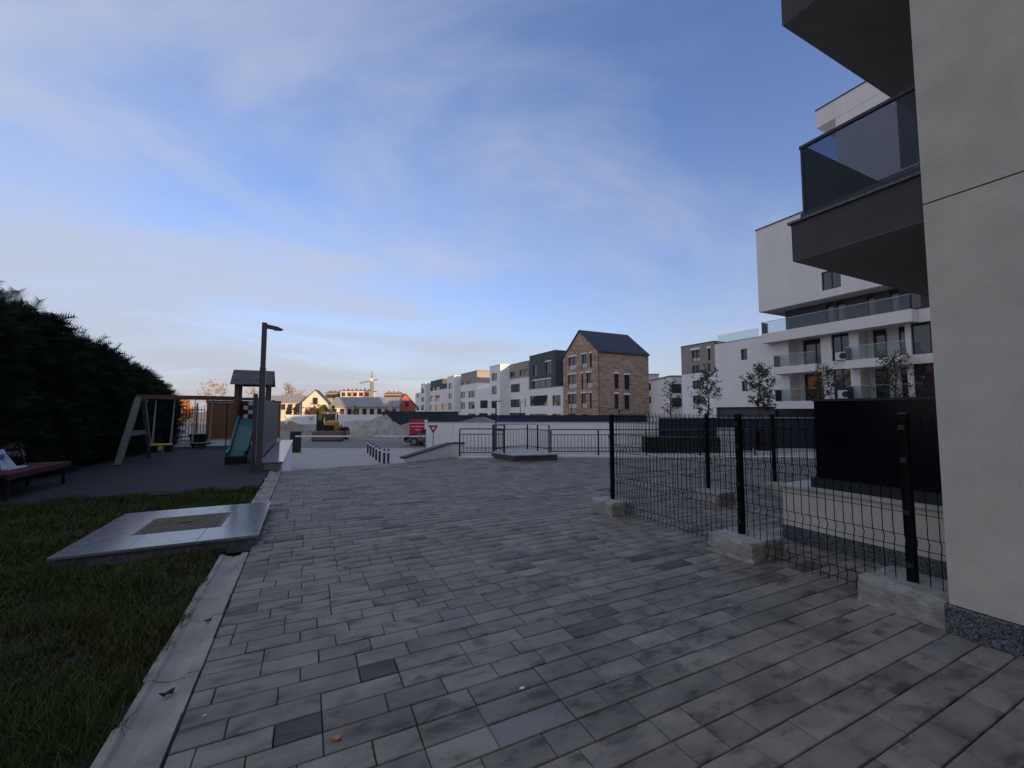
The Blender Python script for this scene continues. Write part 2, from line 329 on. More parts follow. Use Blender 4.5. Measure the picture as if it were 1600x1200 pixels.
def frameM(o, ux, uy):                                          # local x along ux, y along uy
    ux = Vector(ux).normalized(); uy = Vector(uy).normalized(); uz = Vector((0, 0, 1))
    return Matrix(((ux.x, uy.x, uz.x, o[0]), (ux.y, uy.y, uz.y, o[1]), (ux.z, uy.z, uz.z, o[2]), (0, 0, 0, 1)))

# ================================================================== SETTING
LOW = -1.15
b = MB(); b.quad((-1500, -400, -1.32), (1500, -400, -1.32), (1500, 2200, -1.32), (-1500, 2200, -1.32))
tag(build('ground', b, M_field), kind='structure')
def strip(name, d0, d1, s0, s1, z, m):                          # a sheet across the view, depth d0..d1
    b = MB(); q = [FH*d+cR*s_ for d, s_ in ((d0, s0), (d0, s1), (d1, s1), (d1, s0))]
    b.quad(*[(p.x, p.y, z) for p in q]); return tag(build(name, b, m), kind='structure')
strip('driveway', 8, 31, -18, 45, LOW, M_drive)
strip('road', 30.5, 37.5, -60, 45, LOW+.006, M_asph)
strip('building_site_dirt', 37.5, 95, -80, 60, LOW-.006, M_dirt)

EDGE = [(-.5, 12.2), (2.67, 12.68), (4.36, 13.42), (4.64, 13.28), (7.2, 11.81), (12.35, 9.28), (16, 7.49)]
poly = [(-.5, -6)]+EDGE+[(16, -6)]
plaza = MB(); plaza.prism([(x, y, -1.3) for x, y in reversed(poly)], (0, 0, 1.3-.027))
plaza = tag(build('plaza', plaza, M_joint), kind='structure')
# ramp falling from the plaza to the driveway
b = MB(); r0 = [(-.5, 12.2), (.6, 12.35), (2.67, 12.68)]; r1 = [(-.5, 20.6), (2.6, 19.6), (7.5, 18.0)]
for k in range(2): b.quad((*r0[k], -.012), (*r0[k+1], -.012), (*r1[k+1], LOW+.004), (*r1[k], LOW+.004))
tag(build('ramp', b, M_drive), kind='structure')
b = MB(); b.quad((2.67, 12.68, -.012), (4.5, 13.35, -.012), (8.6, 17.6, LOW+.004), (7.5, 18.0, LOW+.004)); tag(build('ramp_side', b, M_drive), kind='structure')

# ---- pavers
def inside(x, y):
    c = False; n = len(poly); j = n-1
    for i in range(n):
        xi, yi = poly[i]; xj, yj = poly[j]
        if (yi > y) != (yj > y) and x < (xj-xi)*(y-yi)/(yj-yi)+xi: c = not c
        j = i
    return c
PIT = .152; pav = []
row = 0; y = 2.397-PIT*14
while y < 13.4:
    x = -.5-random.choice((0, .1, .2))
    while x < 14.5:
        l = random.choice((.205, .305, .305, .305, .41, .41)); x0 = max(x, -.5); x1 = x+l
        if x1-x0 > .06:
            cx_, cy_ = (x0+x1)/2, y+PIT/2
            d = cx_*FH.x+cy_*FH.y
            if inside(cx_, cy_) and inside(cx_, y+PIT-.02) and d > .4 and not (cx_ > 4.3 and cy_ < 1.2) and not (cx_ > 5.5 and cy_ < 2.9): pav.append((x0, x1, y, y+PIT))
        x = x1
    y += PIT; row += 1
def seen_size(p):
    cx_, cy_ = (p[0]+p[1])/2, (p[2]+p[3])/2; d = cx_*FH.x+cy_*FH.y; s_ = cx_*cR.x+cy_*cR.y
    vis = d > 1.55 and abs(s_)/d < 1.27
    return -(d if vis else 50+d)
pav.sort(key=seen_size, reverse=True)
def paver_geo(p):
    g = .0026; x0, x1, y0, y1 = p[0]+g, p[1]-g, p[2]+g*1.55, p[3]-g*1.55; bz = .0035
    dz = random.gauss(0, .0011); tx = random.gauss(0, .0012); ty = random.gauss(0, .001); jx = random.uniform(-.0012, .0012)
    x0 += jx; x1 += jx
    P = [(x0, y0, -.04), (x1, y0, -.04), (x1, y1, -.04), (x0, y1, -.04), (x0, y0, -bz), (x1, y0, -bz), (x1, y1, -bz), (x0, y1, -bz), (x0+bz, y0+bz, 0), (x1-bz, y0+bz, 0), (x1-bz, y1-bz, 0), (x0+bz, y1-bz, 0)]
    cx_, cy_ = (x0+x1)/2, (y0+y1)/2
    P = [(a, c, z+dz+(a-cx_)*tx*3+(c-cy_)*ty*3 if z > -.02 else z) for a, c, z in P]
    Fc = []
    for k in range(4):
        j = (k+1) % 4; Fc += [(k, j, 4+j, 4+k), (4+k, 4+j, 8+j, 8+k)]
    Fc.append((8, 9, 10, 11)); return P, Fc
def set_tone(me, cols):
    a = me.color_attributes.new('tone', 'FLOAT_COLOR', 'POINT'); a.data.foreach_set('color', np.asarray(cols, np.float32).ravel())
SV, SF, ST = [], [], []
for i, p in enumerate(pav):
    P, Fc = paver_geo(p); tone = (random.random(), random.random(), random.random(), 1)
    if i < 300:
        me = bpy.data.meshes.new('paver'); me.from_pydata(P, [], Fc); me.materials.append(M_paver); set_tone(me, [tone]*12)
        o = bpy.data.objects.new('paver', me); C.objects.link(o); o.parent = plaza; o.location = -ROOT[plaza]
    else:
        k = len(SV); SV += P; SF += [tuple(k+q for q in f) for f in Fc]; ST += [tone]*12
o = np_mesh('far_pavers', SV, SF, M_paver, plaza, 4); set_tone(o.data, ST); tag(o, kind='stuff')

# ---- concrete gutter kerb on the left: one stone after the other
kb = thing('kerb', (-.63, 5, 0), None, None); tag(kb, kind='structure')
prof = [(-.760, -.06), (-.760, .012), (-.725, .014), (-.705, -.004), (-.64, -.022), (-.578, -.012), (-.566, .008), (-.508, .008), (-.508, -.06)]
y = .4; k = 0
while y < 12.1:
    l = .380; b = MB(); dx = random.uniform(-.004, .004); dz = random.uniform(-.003, .004)
    b.prism([(px+dx+(random.uniform(-.012, .006) if i_ == 1 else 0), y+.002, pz+dz) for i_, (px, pz) in enumerate(prof)], (0, l-.004, 0))
    if not (5.1 < y < 7.25): build('kerb_stone', b, M_kerb, kb)
    y += l
# ---- lawn and playground
b = MB(); b.box(-16, -.755, -4, 10.2, -1.3, -.03); lawn = tag(build('lawn_soil', b, M_soil), kind='structure')
b = MB(); b.prism([(-16, 9.6, -1.3), (-.80, 9.72, -1.3), (-.80, 22.5, -1.3), (-16, 22.5, -1.3)], (0, 0, 1.3)); tag(build('playground_surface', b, M_rubber), kind='structure')
def grass(n):
    X = rng.uniform(-9.0, -.72, n*3); Y = rng.uniform(.8, 9.95, n*3)
    d = X*FH.x+Y*FH.y; s_ = X*cR.x+Y*cR.y
    keep = (d > .9) & (np.abs(s_)/d < 1.35) & (rng.uniform(0, 1, n*3) < np.clip(2.6/d, .22, 1)) & ~((X > -2.14) & (X < -.45) & (Y > 5.57) & (Y < 7.5))
    edge = (X > -.755+.03*np.sin(Y*17)+.02*np.sin(Y*41)); keep &= ~edge
    bare = np.sin(X*2.9+1.3*np.sin(Y*1.7))*np.sin(Y*3.1+.8*X)+.45*np.sin(X*9.1)*np.sin(Y*8.3); keep &= (bare > -.80) | (rng.uniform(0, 1, len(X)) < .25)
    X, Y, d = X[keep], Y[keep], d[keep]; n = len(X)
    clump = np.sin(X*5.1+Y*2.3)*np.sin(Y*4.3-X*1.7)
    h = rng.uniform(.03, .085, n)*(1+.55*clump)*np.where(rng.uniform(0, 1, n) < .03, 1.7, 1); wd = np.clip(.0022*d, .003, .010)
    a = rng.uniform(0, 2*np.pi, n); ln = rng.uniform(.2, 1.1, n)*h; la = rng.uniform(0, 2*np.pi, n)
    z0 = -.03
    V = np.zeros((n, 5, 3)); ca, sa = np.cos(a)*wd/2, np.sin(a)*wd/2; lx, ly = np.cos(la)*ln, np.sin(la)*ln
    for k, (s, f_, hh) in enumerate(((-1, 0, 0), (1, 0, 0), (-.8, .35, .6), (.8, .35, .6), (0, 1, 1))):
        V[:, k, 0] = X+ca*s+lx*f_; V[:, k, 1] = Y+sa*s+ly*f_; V[:, k, 2] = z0+h*hh
    base = (np.arange(n)*5)[:, None]; T = np.concatenate([base+np.array([[0, 1, 3]]), base+np.array([[0, 3, 2]]), base+np.array([[2, 3, 4]])])
    return V, T
def grass_mat():
    m = bpy.data.materials.new('grass'); m.use_nodes = True; t = m.node_tree; b = t.nodes['Principled BSDF']; b.inputs['Roughness'].default_value = .7; b.inputs['Specular IOR Level'].default_value = .2
    g = t.nodes.new('ShaderNodeNewGeometry'); n = t.nodes.new('ShaderNodeTexNoise'); n.inputs['Scale'].default_value = 1.3; n.inputs['Detail'].default_value = 6; t.links.new(g.outputs['Position'], n.inputs['Vector'])
    r = t.nodes.new('ShaderNodeValToRGB'); e = r.color_ramp.elements; e[0].position = .33; e[0].color = (.080, .075, .022, 1); e[1].position = .66; e[1].color = (.048, .090, .018, 1); t.links.new(n.outputs[0], r.inputs[0])
    hs = t.nodes.new('ShaderNodeHueSaturation'); ma = t.nodes.new('ShaderNodeMath'); ma.operation = 'MULTIPLY_ADD'; ma.inputs[1].default_value = 1.0; ma.inputs[2].default_value = .5
    t.links.new(g.outputs['Random Per Island'], ma.inputs[0]); t.links.new(ma.outputs[0], hs.inputs['Value']); t.links.new(r.outputs[0], hs.inputs['Color']); t.links.new(hs.outputs[0], b.inputs['Base Color']); return m
V, T = grass(190000)
tag(np_mesh('grass', V, T, grass_mat()), 'dark shaded grass of the lawn beside the kerb', 'grass', kind='stuff')

# ================================================================== facade tools
def wall_holes(mb, P, rect, holes, dep):
    """front skin with rectangular openings; P(u,v,w) -> world, w goes into the wall"""
    u0, u1, v0, v1 = rect; us = sorted({u0, u1, *[h[0] for h in holes], *[h[1] for h in holes]}); vs_ = sorted({v0, v1, *[h[2] for h in holes], *[h[3] for h in holes]})
    us = [u for u in us if u0 <= u <= u1]; vs_ = [v for v in vs_ if v0 <= v <= v1]
    for i in range(len(us)-1):
        for j in range(len(vs_)-1):
            cu, cv = (us[i]+us[i+1])/2, (vs_[j]+vs_[j+1])/2
            if any(h[0] < cu < h[1] and h[2] < cv < h[3] for h in holes): continue
            mb.quad(P(us[i], vs_[j], 0), P(us[i+1], vs_[j], 0), P(us[i+1], vs_[j+1], 0), P(us[i], vs_[j+1], 0))
    for h in holes:
        a, c, e, f_ = h
        for q in (((a, e), (c, e)), ((c, e), (c, f_)), ((c, f_), (a, f_)), ((a, f_), (a, e))):
            mb.quad(P(*q[0], 0), P(*q[1], 0), P(*q[1], dep), P(*q[0], dep))
def window(P, h, dep, root, mull=1, spandrel=False, lintel=False, pane=None, fm=None):
    a, c, e, f_ = h; t = min(.07, (c-a)*.12); b = MB()
    def bx(u0, u1, v0, v1, w0, w1):
        q = [P(u, v, w_) for w_ in (w0, w1) for v in (v0, v1) for u in (u0, u1)]; i = len(b.v); b.v += [tuple(p) for p in q]
        for f in ((0, 2, 3, 1), (4, 5, 7, 6), (0, 1, 5, 4), (2, 6, 7, 3), (0, 4, 6, 2), (1, 3, 7, 5)): b.f.append(tuple(i+k for k in f))
    w0, w1 = dep-.06, dep+.02
    bx(a, a+t, e, f_, w0, w1); bx(c-t, c, e, f_, w0, w1); bx(a+t, c-t, e, e+t, w0, w1); bx(a+t, c-t, f_-t, f_, w0, w1)
    for k in range(1, mull):
        u = a+(c-a)*k/mull; bx(u-t/2, u+t/2, e+t, f_-t, w0+.003, w1)
    fr = build('window', b, fm or M_frame, root)
    b = MB(); b.quad(P(a+t*.5, e+t*.5, dep), P(c-t*.5, e+t*.5, dep), P(c-t*.5, f_-t*.5, dep), P(a+t*.5, f_-t*.5, dep)); build('pane', b, pane or M_pane, fr)
    if spandrel:
        b = MB(); bx(a+t, c-t, e+t, e+(f_-e)*.33, w0+.01, w0+.02); build('spandrel', b, M_panel_w, fr)
    if lintel:
        b = MB(); bx(a-.1, c+.1, f_+.005, f_+.25, -.08, .02); build('lintel', b, M_whiter, fr)
    return fr
def PXf(X, into=1):      # facade facing -X
    return lambda u, v, w_: Vector((X+w_*into, u, v))
def PYf(Y):              # facade facing -Y
    return lambda u, v, w_: Vector((u, Y+w_, v))
def hx(X, xl, xr, yt, yb):   # window rectangle on plane X from its left edge in the photograph
    p = AX(xl, yt, X); q = AX(xl, yb, X); r = AX(xr, (yt+yb)/2, X); ya, yb_ = sorted((p.y, r.y)); return (ya, yb_, min(p.z, q.z), max(p.z, q.z))
def Yx(x, X): return AX(x, 620, X).y

# ================================================================== THE BUILDING AT THE RIGHT (beside the camera)
nb = thing('apartment_building', (12, -12, 0), 'beige plastered apartment building with dark balconies at the right edge', 'building')
WX = 3.985
b = MB(); b.box(WX, WX+.35, -9, 1.33, .19, 2.995); build('wall', b, M_plaster, nb)
b = MB(); b.box(WX, WX+.35, -9, 1.33, 3.006, 12.5); build('wall', b, M_plaster, nb)
b = MB(); b.box(WX+.02, WX+.33, -9, 1.31, 2.99, 3.012); build('wall_joint', b, M_black, nb)
b = MB(); b.bev(WX-.035, WX+.37, -9, 1.345, 0, .185, .004); build('plinth', b, M_granite, nb)
b = MB(); b.box(9.6, 22, -20, 2.42, 0, 12.5); build('building_body', b, M_char, nb)
b = MB(); b.box(WX+.36, 9.6, -20, .3, -.1, 12.4); build('building_body', b, M_char, nb)
BX, BY = 5.08, 2.86
def balcony(z0, z1, glass):
    b = MB(); b.box(BX, 9.59, .31, BY, z0, z1); s = build('balcony', b, M_char, nb)
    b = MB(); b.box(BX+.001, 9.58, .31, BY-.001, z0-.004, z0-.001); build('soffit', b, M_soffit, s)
    b = MB(); b.box(BX-.03, BX+.2, .31, BY+.03, z1+.001, z1+.028); b.box(BX+.2, 9.58, BY-.2, BY+.03, z1+.001, z1+.028); build('coping', b, M_granite, s)
    if glass:
        zt = z1+.90; b = MB(); b.box(BX+.07, BX+.13, .31, BY-.07, z1+.03, z1+.12); b.box(BX+.13, 9.58, BY-.13, BY-.07, z1+.03, z1+.12); build('glass_channel', b, M_black, s)
        b = MB(); b.box(BX+.092, BX+.108, .31, BY-.09, z1+.1, zt); build('glass_panel', b, G_bal, s)
        b = MB(); b.box(BX+.11, 9.58, BY-.108, BY-.092, z1+.1, zt); build('glass_panel', b, G_bal, s)
        b = MB(); b.box(BX+.08, BX+.12, .31, BY-.08, zt, zt+.035); b.box(BX+.12, 9.58, BY-.12, BY-.08, zt, zt+.035); build('handrail', b, M_black, s)
        b = MB(); b.box(BX+.088, BX+.112, BY-.112, BY-.088, z1+.1, zt); build('corner_post', b, M_black, s)
balcony(3.26, 3.70, True); balcony(6.20, 6.66, True); balcony(9.15, 9.6, True)
b = MB(); b.box(22.02, 46, -34, -16, -1.3, 18.5); build('unseen_shade_block', b, M_plaster, nb)  # unseen block added to stop sun coming through between the buildings
# terrace wall with black screen
tw = thing('terrace_wall', (5.4, 2, 0), 'low cream terrace wall with granite base and grey coping behind the fence', 'wall')
b = MB(); b.box(5.13, 5.40, -2, 3.12, .17, .61); b.box(5.40, 9.5, 2.87, 3.12, .17, .61); build('wall', b, M_plaster2, tw)
b = MB(); b.box(5.115, 5.41, -2, 3.135, 0, .168); b.box(5.41, 9.5, 2.86, 3.135, 0, .168); build('plinth', b, M_granite, tw)
b = MB(); b.box(5.10, 5.42, -2, 3.15, .612, .642); b.box(5.42, 9.5, 2.85, 3.15, .612, .642); build('coping', b, M_conc, tw)
tp = thing('privacy_screen', (5.3, 2, .64), 'tall black glossy privacy screen standing on the terrace wall', 'screen')
b = MB(); b.box(5.20, 5.32, -2, 2.84, .643, .75); b.box(5.32, 9.4, 2.72, 2.84, .643, .75); build('base_rail', b, M_black, tp)
for i in range(4):
    b = MB(); b.box(5.245, 5.265, 2.80-1.2*(i+1)+.006, 2.80-1.2*i-.006, .75, 1.615); build('screen_panel', b, M_blackp, tp)
for i in range(4):
    b = MB(); b.box(5.28+1.03*i, 5.28+1.03*i+1.02, 2.77, 2.79, .75, 1.615); build('screen_panel', b, M_blackp, tp)
b = MB(); b.box(5.235, 5.275, -2, 2.80, 1.615, 1.64); b.box(5.275, 9.4, 2.76, 2.80, 1.615, 1.64); build('top_rail', b, M_black, tp)

# added, unseen block behind the photographer keeps the low sun off the plaza
bb = thing('apartment_building', (-8, -24, -.2), 'unseen beige block added behind the photographer to shade the plaza', 'building')
b = MB(); b.box(-60, 21.9, -36, -20.5, -1.3, 19); build('building_body', b, M_plaster, bb)

# ================================================================== FENCE
FX = 4.20
blk = thing('concrete_block', (0, 0, 0), 'x', 'concrete block', 'concrete fence feet')
b = MB(); nx, ny, nz = 7, 7, 4
def rough_block(lx, ly, lz, seed):
    r_ = random.Random(seed); b = MB(); idx = {}
    nx, ny, nz = 10, 8, 5
    def vert(i, j, k):
        key = (i, j, k)
        if key not in idx:
            x, y, z = (i/nx-.5)*lx, (j/ny-.5)*ly, k/nz*lz
            e = sum(((i in (0, nx)), (j in (0, ny)), (k in (0, nz))))
            amp = .003 if e == 1 else .008
            x += r_.uniform(-amp, amp)-(.008*math.copysign(1, x) if e > 1 and k else 0); y += r_.uniform(-amp, amp)-(.008*math.copysign(1, y) if e > 1 and k else 0)
            z = z+(r_.uniform(-amp, amp)-(.006 if e > 1 else 0) if k else 0)
            idx[key] = len(b.v); b.v.append((x, y, z))
        return idx[key]
    for i in range(nx):
        for j in range(ny):
            b.f.append((vert(i, j, nz), vert(i+1, j, nz), vert(i+1, j+1, nz), vert(i, j+1, nz)))
    for i in range(nx):
        for k in range(nz):
            for j in (0, ny): b.f.append((vert(i, j, k), vert(i+1, j, k), vert(i+1, j, k+1), vert(i, j, k+1)))
    for j in range(ny):
        for k in range(nz):
            for i in (0, nx): b.f.append((vert(i, j, k), vert(i, j+1, k), vert(i, j+1, k+1), vert(i, j, k+1)))
    return b
bpy.data.objects.remove(blk)
for i, (x, y, lx, ly, rz, lab) in enumerate(((4.26, 1.605, .56, .53, 0, 'rough grey concrete block touching the beige wall under the nearest fence post'),
        (4.26, 3.00, .56, .50, .02, 'pale grey concrete block under the middle fence post'),
        (4.14, 5.05, .44, .50, .04, 'small concrete block under the fence corner post by the open paving'),
        (6.12, 4.85, .50, .46, .1, 'concrete block in the fenced corner behind the wire mesh'),
        (7.78, 4.80, .50, .46, 0, 'farthest concrete block behind the fence beside the terrace wall'))):
    o = build('concrete_block', rough_block(lx, ly, .195, i), M_concd, None, local=True); o.location = (x, y, 0); o.rotation_euler = (0, 0, rz)
    tag(o, lab, 'concrete block', 'concrete fence feet')
def post(x, y, top, lab):
    t = thing('fence_post', (x, y, .195), lab, 'fence post', 'dark fence posts')
    b = MB(); b.box(x-.025, x+.025, y-.025, y+.025, .19, top); build('post', b, M_green, t)
    b = MB(); b.bev(x-.028, x+.028, y-.028, y+.028, top+.001, top+.018, .008); build('cap', b, M_black, t)
    for z in (.32, .72, 1.12, top-.1):
        b = MB(); b.box(x-.046, x-.026, y-.020, y+.020, z-.02, z+.02); build('clamp', b, M_black, t)
post(4.235, 1.61, 1.475, 'dark green square fence post nearest the beige wall')
post(4.235, 3.02, 1.465, 'dark green square fence post in the middle block of the run')
post(4.165, 5.05, 1.44, 'dark square corner post at the left end of the fence')
post(6.22, 5.03, 1.44, 'dark square post in the back run behind the corner block')
post(7.92, 4.95, 1.44, 'dark square post of the back run nearest the terrace wall')
def panel(p0, p1, lab, z0=.02, z1=1.47):
    p0 = Vector((*p0, 0)); p1 = Vector((*p1, 0)); d = (p1-p0); ln = d.length; d = d/ln; nrm = Vector((d.y, -d.x, 0))
    t = thing('mesh_fence_panel', (p0+p1)/2, lab, 'fence panel', 'wire mesh fence panels')
    bends = (.11, .50, .95, 1.38); r = .0034
    b = MB(); n = int(ln/.066)
    for i in range(n+1):
        q = p0+d*(ln*i/n); pts = [(z0, 0)]
        for z in bends: pts += [(z-.045, 0), (z, .022), (z+.045, 0)]
        pts.append((z1, 0)); pts = [q+nrm*o_+Vector((0, 0, z)) for z, o_ in pts]
        for a, c in zip(pts[:-1], pts[1:]): b.tube(a, c, r, n=4, cap=False)
    build('vertical_wires', b, M_wire, t)
    b = MB()
    for z in bends:
        for zz, o_ in ((z-.045, 0), (z+.045, 0)):
            for k in (-1,): b.tube(p0+nrm*(o_-.006)+Vector((0, 0, zz)), p1+nrm*(o_-.006)+Vector((0, 0, zz)), r, n=4)
    b.tube(p0+Vector((0, 0, .72)), p1+Vector((0, 0, .72)), r, n=4); b.tube(p0+Vector((0, 0, 1.16)), p1+Vector((0, 0, 1.16)), r, n=4)
    build('horizontal_wires', b, M_wire, t)
panel((4.20, 1.36), (4.20, 3.0), 'wire mesh fence panel nearest the camera, in front of the terrace wall')
panel((4.20, 3.04), (4.165, 5.02), 'wire mesh fence panel between the middle post and the corner post')
panel((4.20, 5.06), (6.19, 5.04), 'back wire mesh panel leaving the corner post to the right')
panel((6.25, 5.04), (7.89, 4.96), 'farther back wire mesh panel ending near the black screen')
panel((7.95, 4.96), (9.9, 4.9), 'last back wire mesh panel, mostly behind the black screen')

# ================================================================== GRANITE SLAB WITH HATCH, small litter
sl_ = thing('utility_slab', (-1.3, 6.5, 0), 'low polished granite slab with an iron hatch set in the lawn edge', 'slab')
x0, x1, y0, y1, zt = -2.15, -.44, 5.55, 7.48, .125; gx0, gx1, gy0, gy1 = -1.70, -.88, 6.14, 6.92
b = MB(); b.box(x0+.03, x1-.02, y0+.03, y1-.03, -.05, zt-.032); build('base', b, M_polishd, sl_)
for q in ((x0, x1, y0, gy0), (x0, x1, gy1, y1), (x0, gx0, gy0, gy1), (gx1, x1, gy0, gy1)):
    n = max(1, round((q[1]-q[0])/.6)) if q[1]-q[0] > 1 else 1
    for k in range(n):
        a = q[0]+(q[1]-q[0])*k/n; c = q[0]+(q[1]-q[0])*(k+1)/n; b = MB(); b.bev(a+.0015, c-.0015, q[2]+.0015, q[3]-.0015, zt-.03, zt, .004); build('granite_tile', b, M_polish, sl_)
b = MB(); b.box(gx0, gx1, gy0, gy1, zt-.03, zt+.004); hatch = build('hatch', b, M_iron, sl_)
b = MB()
for k in range(18):
    y = gy0+.03+(gy1-gy0-.06)*k/17; b.box(gx0+.03, gx1-.03, y-.007, y+.007, zt+.004, zt+.010)
for k in range(18):
    x = gx0+.03+(gx1-gx0-.06)*k/17; b.box(x-.006, x+.006, gy0+.03, gy1-.03, zt+.0045, zt+.0085)
build('hatch_ribs', b, M_iron, hatch)
b = MB(); b.box(-1.36, -1.22, 6.50, 6.53, zt+.010, zt+.02); build('hatch_handle', b, M_black, hatch)
def leaf(px, py, z, m, sz, lab, cat, name, curl=.4):
    p = G(px, py, z); b = MB(); n = 9; pts = []
    for k in range(n):
        t = 2*math.pi*k/n; r = sz*(1 if k % 2 else .62)*random.uniform(.8, 1.15); pts.append((p.x+r*math.cos(t), p.y+r*.7*math.sin(t), p.z+.002+curl*r*abs(math.sin(t*1.5))))
    b.v.append((p.x, p.y, p.z+.004)); b.v += pts
    for k in range(n): b.f.append((0, 1+k, 1+(k+1) % n))
    k0 = len(b.v); b.v += [(v[0], v[1], v[2]+.002) for v in list(b.v)]; b.f += [tuple(k0+q for q in f) for f in list(b.f)]
    return tag(build(name, b, m), lab, cat)
leaf(527, 1155, 0, M_leafo, .030, 'curled orange-brown fallen leaf on the front paving', 'leaf', 'fallen_leaf')
leaf(262, 1086, -.01, M_leafd, .042, 'large dark dead leaf lying in the kerb gutter', 'leaf', 'fallen_leaf', .6)
leaf(325, 971, -.01, M_leafd, .026, 'small dark dead leaf farther up the kerb gutter', 'leaf', 'fallen_leaf', .6)
leaf(816, 1076, 0, M_paper, .022, 'small white paper scrap on the paving in front', 'litter', 'paper_scrap', .1)
leaf(319, 1120, 0, M_paper, .012, 'tiny pale pebble on the paving by the kerb', 'pebble', 'pebble', .6)

# ================================================================== LEFT: lamp, low wall, playground
lp = thing('street_lamp', (-1.0, 12.15, 0), 'slim square grey lamp post with a short arm beside the playground', 'street lamp')
b = MB(); b.box(-1.065, -.935, 12.085, 12.215, 0, 2.6); b.box(-1.055, -.945, 12.095, 12.205, 2.6, 3.74); build('pole', b, M_post, lp)
b = MB(); b.prism([(-.944, 12.10, 3.60), (-.944, 12.10, 3.70), (-.70, 12.10, 3.66), (-.58, 12.10, 3.60), (-.62, 12.10, 3.57)], (0, .1, 0)); hd = build('lamp_head', b, M_post, lp)
b = MB(); b.box(-.80, -.64, 12.11, 12.19, 3.562, 3.572); build('lamp_lens', b, M_lens, hd)
b = MB(); b.box(-1.08, -.92, 12.07, 12.23, 0, .02); build('base_plate', b, M_post, lp)
lw = thing('low_wall', (-.77, 17, LOW), 'low white retaining wall with pale stone coping running beside the ramp', 'wall')
b = MB(); b.box(-1.0, -.52, 12.6, 21.8, -1.3, .165); build('wall', b, M_white, lw)
b = MB(); b.box(-.92, -.54, 12.52, 12.59, -.2, .165); build('end_face', b, M_concd, lw)
for k in range(9):
    b = MB(); y0 = 12.5+9.35*k/9; b.bev(-1.04, -.49, y0+.003, y0+9.35/9-.003, .167, .20, .006); build('coping_stone', b, M_polish, lw)
sf = thing('slatted_fence', (-1.15, 16.5, 0), 'tall grey-green slatted metal fence between the playground and the ramp', 'fence')
for k in range(58):
    y = 12.35+.148*k; b = MB(); b.box(-1.16, -1.10, y, y+.118, .06, 1.86-.0); build('slat', b, M_slat, sf)
b = MB(); b.box(-1.19, -1.165, 12.3, 20.95, .35, .41); b.box(-1.19, -1.165, 12.3, 20.95, 1.5, 1.56); build('rail', b, M_slat, sf)
for y in (12.30, 14.45, 16.6, 18.75, 20.95):
    b = MB(); b.box(-1.19, -1.10, y-.035, y+.027, 0, 1.95); build('post', b, M_post, sf)

# swing set
sw = thing('swing_set', (-3.3, 16.5, 0), 'wooden swing frame with leaning A-legs in front of the hedge', 'swing set')
ap = Vector((-4.57, 16.42, 1.93))
b = MB(); b.beam((-4.66, 15.40, 0), ap, .10, .15, (1, 0, 0)); build('leg', b, M_wood, sw)
b = MB(); b.beam((-4.50, 17.5, 0), ap+Vector((.1, .02, 0)), .10, .10, (1, 0, 0)); build('leg', b, M_wood, sw)
b = MB(); b.beam((-4.58, 15.88, .86), (-4.50, 17.0, .86), .05, .14); build('crossbar', b, M_wood, sw)
b = MB(); b.beam(ap+Vector((-.05, 0, .02)), (-1.95, 16.45, 1.93), .10, .13); build('beam', b, M_woodd, sw)
b = MB(); b.box(-4.52, -4.36, 16.36, 16.48, 1.80, 1.87); build('bracket', b, M_post, sw)
for i, sx in enumerate((-3.93, -2.95)):
    zt = .47; m = M_yellow if i == 0 else M_bin; yy = 16.28
    b = MB(); b.bev(sx-.26, sx+.26, yy-.11, yy+.11, zt, zt+.05, .02); b.box(sx-.06, sx+.06, yy-.10, yy+.10, zt-.14, zt); s_ = build('swing_seat', b, m, sw)
    if i == 0:
        b = MB(); b.box(sx-.26, sx-.08, yy+.0, yy+.10, zt-.22, zt-.002); b.box(sx+.08, sx+.26, yy, yy+.10, zt-.22, zt-.002); build('seat_bucket', b, M_bin, s_)
    for q in (-.22, .22):
        for e_ in (-.08, .08):
            b = MB(); b.tube((sx+q, yy+e_, zt+.05), (sx+q*1.05, 16.45, 1.88), .011, n=6); build('rope', b, M_rope, s_)
# play tower with slide
tx0, tx1, ty0, ty1 = -2.02, -1.16, 15.95, 16.85
pt = thing('play_tower', (-1.6, 16.4, 0), 'dark wooden play tower with grey plank roof behind the slide', 'play tower')
for x in (tx0, tx1):
    for y in (ty0, ty1):
        b = MB(); b.box(x-.05, x+.05, y-.05, y+.05, 0, 2.42); build('post', b, M_woodd, pt)
for k in range(6):
    b = MB(); b.box(tx0-.04, tx1+.04, ty0+.06+k*.14, ty0+.19+k*.14, 1.16, 1.20); build('deck_plank', b, M_woodd, pt)
for z in (.25, .52, .80): b = MB(); b.box(tx0+.55, tx1-.05, ty0-.06, ty0-.02, z, z+.08); build('ladder_rung', b, M_woodd, pt)
for k in range(4):
    for s_ in (-1, 1):
        t0, t1 = k/4, (k+1)/4+.06; yc = (ty0+ty1)/2
        def rp(t): return yc+s_*(.62*(1-t)), 2.36+.48*t
        a, c = rp(t0), rp(min(t1, 1.0)); b = MB(); o_ = .012*(k % 2)
        b.prism([(tx0-.16, a[0], a[1]+o_), (tx0-.16, c[0], c[1]+o_), (tx0-.16, c[0], c[1]+.03+o_), (tx0-.16, a[0], a[1]+.03+o_)], (tx1-tx0+.32, 0, 0)); build('roof_plank', b, M_roofw, pt)
for x in (tx0, tx1):
    b = MB(); b.prism([(x-.02, ty0-.1, 2.33), (x-.02, ty1+.1, 2.33), (x-.02, (ty0+ty1)/2, 2.76)], (.04, 0, 0)); build('gable_board', b, M_woodd, pt)
b = MB(); b.box(tx0+.05, tx1-.05, ty1-.03, ty1+.02, 1.25, 1.85); build('back_panel', b, M_brown, pt)
